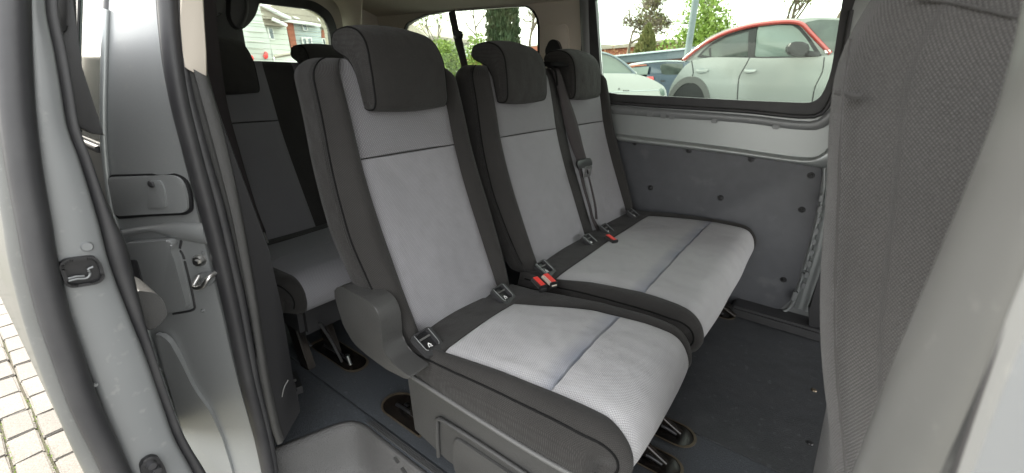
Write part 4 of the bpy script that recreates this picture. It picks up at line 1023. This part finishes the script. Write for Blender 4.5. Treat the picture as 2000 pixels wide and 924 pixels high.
# two tone SUV
SY = 8.5
suv = empty('parked_car', (0, SY+.9, .22), 'silver suv with a red roof line and black door mirror', 'car', 'cars parked beyond the side window')
SK[suv.name] = -.26
body = [(1306, 200), (1305, 186), (1310, 168), (1322, 148), (1338, 128), (1352, 119), (1380, 112), (1430, 112), (1500, 114), (1580, 112), (1640, 106), (1720, 112), (1800, 125), (1880, 150), (1900, 190), (1900, 260), (1500, 262), (1306, 262)]
outline('body', body, SY, 1.8, M['car_silver'], suv, .12, .09, 30)
outline('cabin', [(1334, 117), (1352, 98), (1385, 72), (1420, 56), (1470, 43), (1520, 37), (1600, 34), (1660, 36), (1700, 60), (1720, 112), (1600, 119), (1430, 119), (1350, 121)], SY+.12, 1.5, M['car_silver'], suv, .05, .05)
redp = pry([(1335, 117), (1352, 103), (1372, 88), (1400, 72), (1430, 60), (1474, 49), (1520, 43.5), (1548, 43), (1567, 48), (1583, 64), (1604, 86), (1622, 105)], SY+.05)
tube('roof_line', redp, .034, M['car_red'], suv, 8, 1, nrm=Vector((0, 1, 0)), res=60)
outline('windscreen', [(1572, 44), (1600, 38), (1660, 40), (1700, 70), (1700, 108), (1628, 103), (1606, 82), (1590, 62)], SY+.10, .03, M['car_window'], suv, .03, .01)
outline('window_surround', [(1361, 112), (1372, 99), (1390, 84), (1418, 69), (1450, 59), (1480, 50), (1515, 45), (1552, 46), (1566, 55), (1582, 74), (1603, 104), (1600, 112), (1470, 115), (1400, 115)], SY+.104, .03, M['black'], suv, .02, .004)
outline('rear_window', [(1369, 108), (1385, 92), (1418, 74), (1460, 62), (1470, 60), (1463, 111), (1400, 112)], SY+.095, .03, M['car_window'], suv, .03, .008)
outline('quarter_divider', [(1384, 95), (1388, 91), (1389, 111), (1386, 111)], SY+.085, .02, M['black'], suv, 0, .003)
outline('front_window', [(1479, 59), (1482, 53), (1515, 49), (1548, 50), (1560, 58), (1575, 76), (1592, 104), (1590, 110), (1474, 111)], SY+.095, .03, M['car_window_pale'], suv, .03, .008)
outline('door_post', [(1462, 60), (1478, 57), (1473, 112), (1461, 112)], SY+.08, .02, M['black'], suv, 0, .004)
tube('window_trim', pry([(1365, 110), (1400, 113), (1470, 113.5), (1550, 112.5), (1604, 107)], SY+.06), .012, M['rubber'], suv, 6, res=30)
outline('mirror', [(1537, 96), (1540, 86), (1552, 81), (1575, 82), (1582, 90), (1580, 106), (1560, 110), (1540, 106)], SY-.22, .16, M['black'], suv, .06, .03)
outline('mirror_arm', [(1575, 98), (1602, 102), (1602, 110), (1575, 108)], SY-.10, .2, M['rubber'], suv, .02, .01)
for a in (1369, 1463):
    h = outline('door_handle', [(a-11, 139), (a-8, 136), (a+12, 135), (a+15, 138), (a+10, 141), (a-6, 143)], SY-.05, .05, M['car_silver'], suv, .015, .012)
    outline('handle_cup', [(a-4, 135), (a+6, 134), (a+7, 143), (a-4, 144)], SY-.006, .01, M['fascia'], h, .015, .002)
for l in ([(1464, 113), (1456, 128), (1444, 150), (1441, 175), (1440, 200)], [(1610, 112), (1606, 140), (1592, 170), (1586, 200)], [(1351, 119), (1354, 140), (1352, 150)]):
    tube('panel_gap', pry(l, SY-.001), .009, M['black'], suv, 6, res=24)
# wheel arch and wheel
wc = atY(1342, 208, SY)
def arc3(c, r, a0, a1, n, y): return [Vector((c.x+.74*r*math.cos(a0+(a1-a0)*k/n), y, c.z+r*math.sin(a0+(a1-a0)*k/n))) for k in range(n+1)]
ra = arc3(wc, .52, 0, math.pi, 24, SY-.03); rb = arc3(wc, .41, math.pi, 0, 24, SY-.03)
prism('wheel_arch', ra+rb, (0, .10, 0), M['plastic_grey'], suv, .01)
bm = bmesh.new(); bm_prism(bm, arc3(wc, .412, 0, 2*math.pi*47/48, 47, SY-.012), (0, .05, 0)); frombm('wheel_well', bm, M['black'], suv)
def wheel(parent, c, y, r):
    bm = bmesh.new(); bm_tube(bm, [Vector((c.x, y, c.z)), Vector((c.x, y+.02, c.z)), Vector((c.x, y+.2, c.z))], [r*.96, r, r], 32); w = frombm('wheel', bm, M['tyre'], parent)
    bm = bmesh.new(); bm_tube(bm, [Vector((c.x, y-.012, c.z)), Vector((c.x, y+.01, c.z))], r*.68, 28)
    frombm('rim', bm, M['silver_dull'], w)
wheel(suv, wc-Vector((0, 0, .13)), SY-.03, .30)
wheel(suv, wc+Vector((2.4, 0, -.13)), SY-.03, .30)
tube('aerial', pry([(1459, 45), (1452, 34), (1446, 25)], SY+.9), .006, M['black'], suv, 6, res=6)
outline('badge_plate', [(1610, 98), (1622, 97), (1622, 103), (1612, 104)], SY+.02, .02, M['white'], suv, 0, .003)

# white car
WY2 = 5.6
wcar = empty('parked_car', (-2.5, WY2+.9, .22), 'white hatchback with a sloping rear screen next to the silver suv', 'car', 'cars parked beyond the side window')
SK[wcar.name] = -.42
outline('body', [(1000, 220), (1000, 148), (1100, 143), (1180, 143), (1240, 144), (1262, 150), (1280, 158), (1296, 168), (1301, 176), (1303, 190), (1300, 240), (1000, 240)], WY2, 1.7, M['white_paint'], wcar, .08, .08)
outline('cabin', [(1000, 146), (1030, 110), (1080, 96), (1140, 96), (1180, 101), (1200, 108), (1222, 122), (1248, 145)], WY2+.1, 1.5, M['white_paint'], wcar, .06, .04)
outline('rear_screen', [(1050, 143), (1070, 112), (1120, 102), (1165, 102), (1190, 109), (1212, 121), (1236, 143)], WY2+.06, .05, M['car_window_pale'], wcar, .03, .01)
tube('screen_seal', pry([(1165, 101), (1193, 108), (1215, 121), (1240, 144)], WY2+.05), .014, M['fascia'], wcar, 6, res=20)
tube('screen_base', pry([(1180, 144.5), (1210, 144), (1240, 144)], WY2+.03), .008, M['fascia'], wcar, 6, res=10)
outline('headlamp', [(1288, 172), (1296, 173), (1299, 186), (1290, 187)], WY2-.01, .04, M['car_window_pale'], wcar, .02, .006)
tube('body_crease', pry([(1190, 181), (1240, 178), (1290, 176)], WY2-.001), .004, M['siding'], wcar, 6, res=12)
for q in range(4): outline('number_plate_mark', [(1217+q*3.2, 176), (1219+q*3.2, 175.5), (1219+q*3.2, 178.5), (1217+q*3.2, 178.8)], WY2-.004, .006, M['plastic_grey'], wcar, 0, 0)
outline('emblem', [(1206.5, 175), (1209, 171), (1211.5, 175)], WY2-.004, .006, M['plastic_grey'], wcar, 0, 0)

# dark blue car
BY = 12
bcar = empty('parked_car', (-4, BY+.9, .22), 'dark blue hatchback with a red tail lamp between the white car and the suv', 'car', 'cars parked beyond the side window')
SK[bcar.name] = -.36
outline('body', [(1222, 190), (1228, 160), (1240, 146), (1270, 146), (1345, 146), (1380, 160), (1390, 200), (1222, 200)], BY, 1.7, M['car_blue'], bcar, .1, .08)
outline('cabin', [(1228, 148), (1232, 136), (1250, 124), (1290, 118), (1330, 119), (1350, 128), (1370, 148)], BY+.08, 1.5, M['car_blue'], bcar, .08, .05)
outline('roof', [(1222, 129), (1234, 124), (1262, 119.5), (1300, 117.5), (1330, 118.5), (1336, 121), (1300, 120), (1262, 123), (1236, 128)], BY+.02, 1.5, M['siding'], bcar, 0, .01)
outline('rear_screen', [(1228, 133), (1268, 130), (1263, 150), (1246, 152), (1234, 146)], BY+.0, .05, M['car_window_pale'], bcar, .02, .01)
outline('side_window', [(1289, 128), (1294, 124.5), (1334, 124), (1334, 148), (1310, 149), (1292, 144)], BY+.02, .05, M['car_window'], bcar, .04, .01)
outline('tail_lamp', [(1263, 150), (1276, 149.5), (1277, 159), (1265, 155)], BY-.03, .05, M['lamp_red'], bcar, .02, .01)
outline('spoiler_lamp', [(1224, 130), (1240, 127), (1262, 126), (1264, 128), (1240, 130), (1226, 132)], BY-.01, .05, M['brick'], bcar, 0, .004)
outline('number_plate', [(1290, 157), (1298, 157), (1298, 159.5), (1290, 159.5)], BY-.02, .03, M['black'], bcar, 0, 0)

# flat roofed garage with slate blue fascia
gar = empty('garage', (-5, 15, .22), 'flat roofed garage with a slate blue fascia behind the parked cars', 'building')
outline('fascia', [(1185, 112), (1240, 106), (1300, 100), (1345, 96), (1345, 112), (1300, 116), (1212, 123), (1185, 126)], 14, .3, M['fascia'], gar, 0, .01)
outline('roof', [(1185, 109.5), (1340, 93.5), (1345, 96), (1185, 112.5)], 13.9, 3, M['siding'], gar, 0, .01)
outline('wall', [(1190, 120), (1345, 110), (1345, 170), (1190, 170)], 14.25, .2, M['brick'], gar, 0, .01)
outline('fascia', [(1340, 92), (1460, 86), (1460, 104), (1340, 108)], 16, .3, M['fascia'], gar, 0, .01)
# brick terrace behind hedge
ter = empty('brick_terrace', (-14, 30, .22), 'low brown brick houses behind the bare trees', 'building')
outline('wall', [(1040, 100), (1180, 94), (1300, 84), (1360, 80), (1360, 140), (1040, 150)], 30, 6, M['brick'], ter, 0, .02)
outline('roof', [(1040, 90), (1160, 86), (1200, 88), (1290, 78), (1360, 76), (1362, 82), (1300, 86), (1180, 96), (1040, 102)], 29.7, 6, M['slate'], ter, 0, .02)
tw = empty('garden_wall', (-14, 20, .22), 'red brick garden wall right of the cypress', 'wall')
outline('brickwork', [(1000, 96), (1062, 88), (1062, 130), (1000, 130)], 20, .3, M['brick'], tw, 0, .01)
tube('coping', pry([(1000, 95), (1062, 87)], 20.1), .12, M['siding_pale'], tw, 6)
# lamp post
lp = empty('lamp_post', (-3.4, 12.5, .22), 'pale grey lamp post left of the suv', 'lamp post')
pb = atY(1343, 112, 12.5); tube('post', [Vector((pb.x, 12.5, .22)), Vector((pb.x-.03, 12.5, 3.2)), Vector((pb.x-.06, 12.5, 5.5))], .085, M['post'], lp, 12, res=12)
box('lamp_head', (pb.x+.25, 12.5, 5.55), (.7, .22, .10), M['post'], lp, None, .03)

# houses behind the rear window
HX = -18
def xout(name, pts, X, depth, m, parent, bev=.0): return prism(name, prx(pts, X), (-depth, 0, 0), m, parent, bev)
h2 = empty('terraced_house', (-21, 10.5, .2), 'pale blue boarded house with brick strip and brown roof, seen in rear window', 'house', 'terraced houses behind the rear window')
xout('wall', [(570, 41), (624, 50), (633, 110), (585, 112)], HX, 6, M['siding'], h2)
xout('brick_pier', [(545, 39), (572, 41), (582, 102), (588, 125), (576, 125), (560, 52)], HX+.15, .6, M['brick'], h2)
xout('roof', [(528, 12), (540, 6), (608, 22), (612, 32), (626, 49), (571, 42), (553, 36)], HX+.3, 5, M['slate'], h2)
tube('gutter', prx([(546, 38), (571, 42), (600, 46), (625, 50.5)], HX+.45), .06, M['white'], h2, 6, res=10)
def hwin(par, pts, X=HX+.06, mul=0):
    q = prx(pts, X); c = sum(q, Vector())/4
    w = ring('window', q, [c+(p-c)*.80 for p in q], (.06, 0, 0), M['white'], par, 0, 16)
    prism('pane', [c+(p-c)*.82 for p in q], (.02, 0, 0), M['house_pane'], w)
    if mul: a, b = (q[0]+q[1])/2, (q[2]+q[3])/2; tube('mullion', [a+Vector((.05, 0, 0)), b+Vector((.05, 0, 0))], .05, M['white'], w, 4)
hwin(h2, [(589, 47), (598, 48), (600, 61), (591, 60)]); hwin(h2, [(587, 73), (607, 73), (611, 96), (592, 96)], mul=1)
for z0 in range(14):
    y_ = 52+z0*5; tube('board_joint', prx([(571+z0*1.25, y_), (624+z0*.85, y_+2.5)], HX+.01), .012, M['siding_pale'], h2, 4, res=4)
outl = xout('roof_window', [(571, 32), (578, 32.5), (587, 37), (577, 36)], HX+.5, .1, M['white'], h2)
h1 = empty('terraced_house', (-20, 9, .2), 'cream boarded house with a stepped brown roof, left one in rear window', 'house', 'terraced houses behind the rear window')
xout('wall', [(516, 48), (559, 53), (570, 110), (530, 118), (520, 70)], HX+.6, 5, M['siding_pale'], h1)
xout('roof', [(506, 6), (512, 8), (534, 22), (566, 37), (562, 40), (530, 37), (515, 36)], HX+1.2, 4, M['slate'], h1)
xout('lower_roof', [(516, 37), (532, 38), (560, 49), (560, 53), (517, 48)], HX+1.0, 3, M['slate'], h1)
tube('verge', prx([(510, 8), (535, 22), (567, 37)], HX+1.3), .07, M['white'], h1, 6, res=8); tube('verge', prx([(532, 37), (545, 43), (560, 50)], HX+1.3), .06, M['white'], h1, 6, res=8)
hwin(h1, [(521, 53), (531, 54), (536, 78), (527, 77)], HX+.68)
h3 = empty('terraced_house', (-21, 11.6, .2), 'cream gabled house at the right edge of rear window', 'house', 'terraced houses behind the rear window')
xout('wall', [(622, 48), (626, 40), (634, 38), (650, 60), (652, 110), (633, 108)], HX-1, 6, M['siding_pale'], h3)
xout('roof', [(608, 22), (614, 26), (628, 46), (640, 56), (640, 60), (626, 52), (612, 33)], HX-.8, 5, M['slate'], h3)
xout('brick_base', [(630, 58), (648, 66), (648, 76), (630, 74)], HX-.9, .3, M['brick'], h3); hwin(h3, [(627, 75), (641, 75), (643, 92), (631, 92)], HX-.9, 1)
wl = empty('boundary_wall', (-14, 7.5, .2), 'low white rendered wall in front of the houses', 'wall')
xout('render', [(536, 113), (595, 101), (640, 99), (640, 130), (536, 130)], -14, .3, M['white'], wl); tube('coping', prx([(536, 111), (595, 101), (640, 97)], -13.9), .05, M['slate'], wl, 6, res=8)
# large white van behind ours
bvan = empty('parked_van', (-5.6, 2.4, .2), 'white panel van with red tail lamps parked behind the rear window', 'van')
xout('body', [(440, -20), (507, 4), (513, 40), (522, 80), (537, 118), (540, 160), (440, 160)], -5.2, 2.5, M['white_paint'], bvan, .03)
for l in ([(519, 100), (523, 103), (524, 113), (519, 116), (516, 110)], [(491, 107), (495, 110), (496, 118), (491, 118)]):
    prism('tail_lamp', roundpoly(prx(l, -5.17), .01), (-.05, 0, 0), M['lamp_red'], bvan, .004)
for y_ in (28, 46, 64, 82, 96): tube('body_rib', prx([(485, y_-2), (515, y_)], -5.19), .004, M['siding_pale'], bvan, 4)
# house roof glimpsed in the quarter window
h4 = empty('brown_roof_house', (-24, 22, .2), 'brown roofed house at the left end of the far quarter window', 'house')
outline('roof', [(770, 40), (806, 48), (833, 69), (834, 76), (770, 60)], 20, 5, M['slate'], h4)
outline('wall', [(770, 62), (833, 75), (834, 110), (770, 110)], 20.3, 4, M['siding_pale'], h4)
outline('gutter', [(785, 62), (832, 71), (832, 73), (785, 64)], 19.8, .2, M['white'], h4)
h5 = empty('distant_house', (-20, 28, .2), 'distant brick house with a red brown roof beyond green bushes', 'house')
outline('wall', [(862, 108), (890, 106), (888, 128), (862, 130)], 28, 4, M['brick'], h5)
outline('roof', [(858, 99), (888, 97), (892, 107), (860, 109)], 27.8, 4, M['slate'], h5)

# vegetation ------------------------------------------------------
def leaves(bm, c, r, n, s, rr, squash=1, up_bias=0):
    for _ in range(n):
        while True:
            v = Vector((rr.uniform(-1, 1), rr.uniform(-1, 1), rr.uniform(-1, 1)))
            if .15 < v.length < 1: break
        p = c+Vector((v.x*r, v.y*r, v.z*r*squash))
        a = Vector((rr.gauss(0, 1), rr.gauss(0, 1), rr.gauss(0, 1)+up_bias)).normalized(); b = a.orthogonal().normalized(); b = Matrix.Rotation(rr.random()*6.28, 3, a) @ b
        q = s*rr.uniform(.6, 1.4)
        bm.faces.new([bm.verts.new(p-b*q*.35), bm.verts.new(p+a*q+b*q*.2), bm.verts.new(p+b*q*.45)])
def branch(bm, p, d, L, r, depth, rr, tips, spread=.6):
    pts = [p]; q = p.copy(); dd = d.copy()
    for k in range(4):
        dd = (dd+Vector((rr.gauss(0, .12), rr.gauss(0, .12), rr.gauss(.04, .08)))).normalized(); q = q+dd*L/4; pts.append(q)
    bm_tube(bm, pts, [max(r*(1-.12*k), .013) for k in range(5)], 4)
    if depth == 0: tips.append(q); return
    for k in range(rr.choice((3, 4))):
        nd = (dd+Vector((rr.gauss(0, spread), rr.gauss(0, spread), rr.gauss(.1, spread*.6)))).normalized()
        branch(bm, pts[rr.choice((2, 3, 4))], nd, L*rr.uniform(.6, .8), r*.55, depth-1, rr, tips, spread)
def tree(label, base, H, depth, lm, seed, leafn, leafs, r0=.12, spread=.6, lr=.5, cat='tree', first=.30):
    rr = random.Random(seed); t = empty('tree', base, label, cat)
    bm = bmesh.new(); tips = []
    branch(bm, Vector(base), Vector((0, 0, 1)), H*first, r0, depth, rr, tips, spread)
    frombm('trunk', bm, M['bark'], t)
    bm = bmesh.new()
    for q in tips: leaves(bm, q, lr, leafn, leafs, rr)
    if tips and leafn: frombm('crown', bm, M[lm], t, False)
    return t
tree('bare spreading tree with thin spring leaves left of the lamp post', atY(1226, 112, 24), 6.2, 6, 'leaf_olive', 45, 1, .10, .11, .8, .4, first=.23)
def shrub(name, label, c, rx, rz, n, s, lm, seed, cat='bush', conic=False, lumps=14):
    rr = random.Random(seed); t = empty(name, (c.x, c.y, .2), label, cat); bm = bmesh.new()
    for k in range(lumps):
        u = rr.random(); a = rr.random()*6.28; w = rx*(1-.55*u if conic else math.sin(math.pi*(.2+.6*u)))*.6
        leaves(bm, Vector((c.x+math.cos(a)*w*rr.random(), c.y+math.sin(a)*w, .3+rz*2*u)), rx*.55, n//lumps, s, rr, 1.2, .8)
    frombm('foliage', bm, M[lm], t, False)
    bm = bmesh.new()
    for k in range(5): a = k*1.3; bm_tube(bm, [Vector((c.x, c.y, .2)), Vector((c.x+math.cos(a)*rx*.3, c.y+math.sin(a)*rx*.3, .2+rz*1.3))], [.06, .02], 5)
    frombm('stem', bm, M['bark'], t)
    return t
def cypress(label, c, w, H, seed, n=9000, lm='leaf_dark', s=.13):
    rr = random.Random(seed); t = empty('cypress', (c.x, c.y, .2), label, 'tree'); bm = bmesh.new()
    for k in range(n):
        u = rr.random()**.9; a = rr.random()*6.28; rr_ = w*(.9+.1*math.sin(a*5+u*14))*(1-u**4)*(.72+.28*rr.random())
        p = Vector((c.x+rr_*math.cos(a), c.y+rr_*math.sin(a), .4+H*u))
        d = Vector((math.cos(a)*.35+rr.gauss(0, .2), math.sin(a)*.35+rr.gauss(0, .2), 1)).normalized(); b = d.orthogonal().normalized(); b = Matrix.Rotation(rr.random()*6.28, 3, d) @ b
        q = s*rr.uniform(.6, 1.5); bm.faces.new([bm.verts.new(p-b*q*.25), bm.verts.new(p+d*q), bm.verts.new(p+b*q*.25)])
    frombm('foliage', bm, M[lm], t, False)
    bm = bmesh.new(); bm_tube(bm, [Vector((c.x, c.y, .2)), Vector((c.x, c.y, H*.9))], [w*.62, w*.2], 14); frombm('trunk', bm, M['leaf_dark'], t)
    return t
c0 = atY(982, 60, 12); cypress('tall dark green column cypress in the far quarter window', c0, .58, 4.6, 11)
c1 = atY(1262, 90, 22); cypress('small dark olive conifer under the bare spreading tree', c1, .62, 3.0, 12, 3500, 'leaf_olive', .16)
cA = atY(1372, 80, 20); shrub('bush', 'fresh green leafy bush right of the lamp post', cA, 1.7, 1.55, 9000, .12, 'leaf_fresh', 21)
tree('young tree with sparse yellow green leaves above the suv roof', atY(1395, 105, 26), 5.6, 4, 'leaf_fresh', 5, 8, .11, .12, .5, .6)
tree('sparsely leafed olive tree rising behind the suv bonnet', atY(1525, 100, 22), 5.2, 4, 'leaf_olive', 6, 10, .11, .12, .5, .5)
tree('pale yellow green tree at the right end of the side window', atY(1620, 80, 30), 8.6, 4, 'leaf_fresh', 8, 16, .15, .16, .55, .9)
tree('thin birch like tree right of the cypress with rusty leaves', atY(1035, 100, 17), 5.0, 4, 'leaf_olive', 9, 8, .09, .08, .5, .4)
tree('thin birch like tree left of the cypress', atY(935, 105, 19), 5.6, 4, 'leaf_olive', 10, 6, .09, .08, .5, .4)
cB = atY(925, 100, 15); shrub('bush', 'bright yellow green bush left of the cypress', cB, 1.0, .95, 4200, .09, 'leaf_fresh', 22)
cC = atY(868, 120, 14); shrub('bush', 'bright green bush between the first and second headrest', cC, .9, .80, 4200, .09, 'leaf_fresh', 23)
tree('wispy shrub with upright twigs above the bright green bush', atY(850, 125, 16), 3.6, 3, 'leaf_fresh', 14, 10, .08, .05, .35, .3)
cD = atY(1035, 105, 16.5); shrub('bush', 'rusty brown hedge right of the cypress', cD, .8, .62, 2600, .08, 'leaf_rust', 24)
cE = atY(1190, 100, 24); shrub('bush', 'reddish brown hedge behind the white hatchback', cE, 1.6, .75, 2600, .12, 'leaf_rust', 25)
cF = atY(1300, 92, 25); shrub('bush', 'low olive hedge under the bare spreading tree', cF, 2.0, .85, 3000, .12, 'leaf_olive', 26)
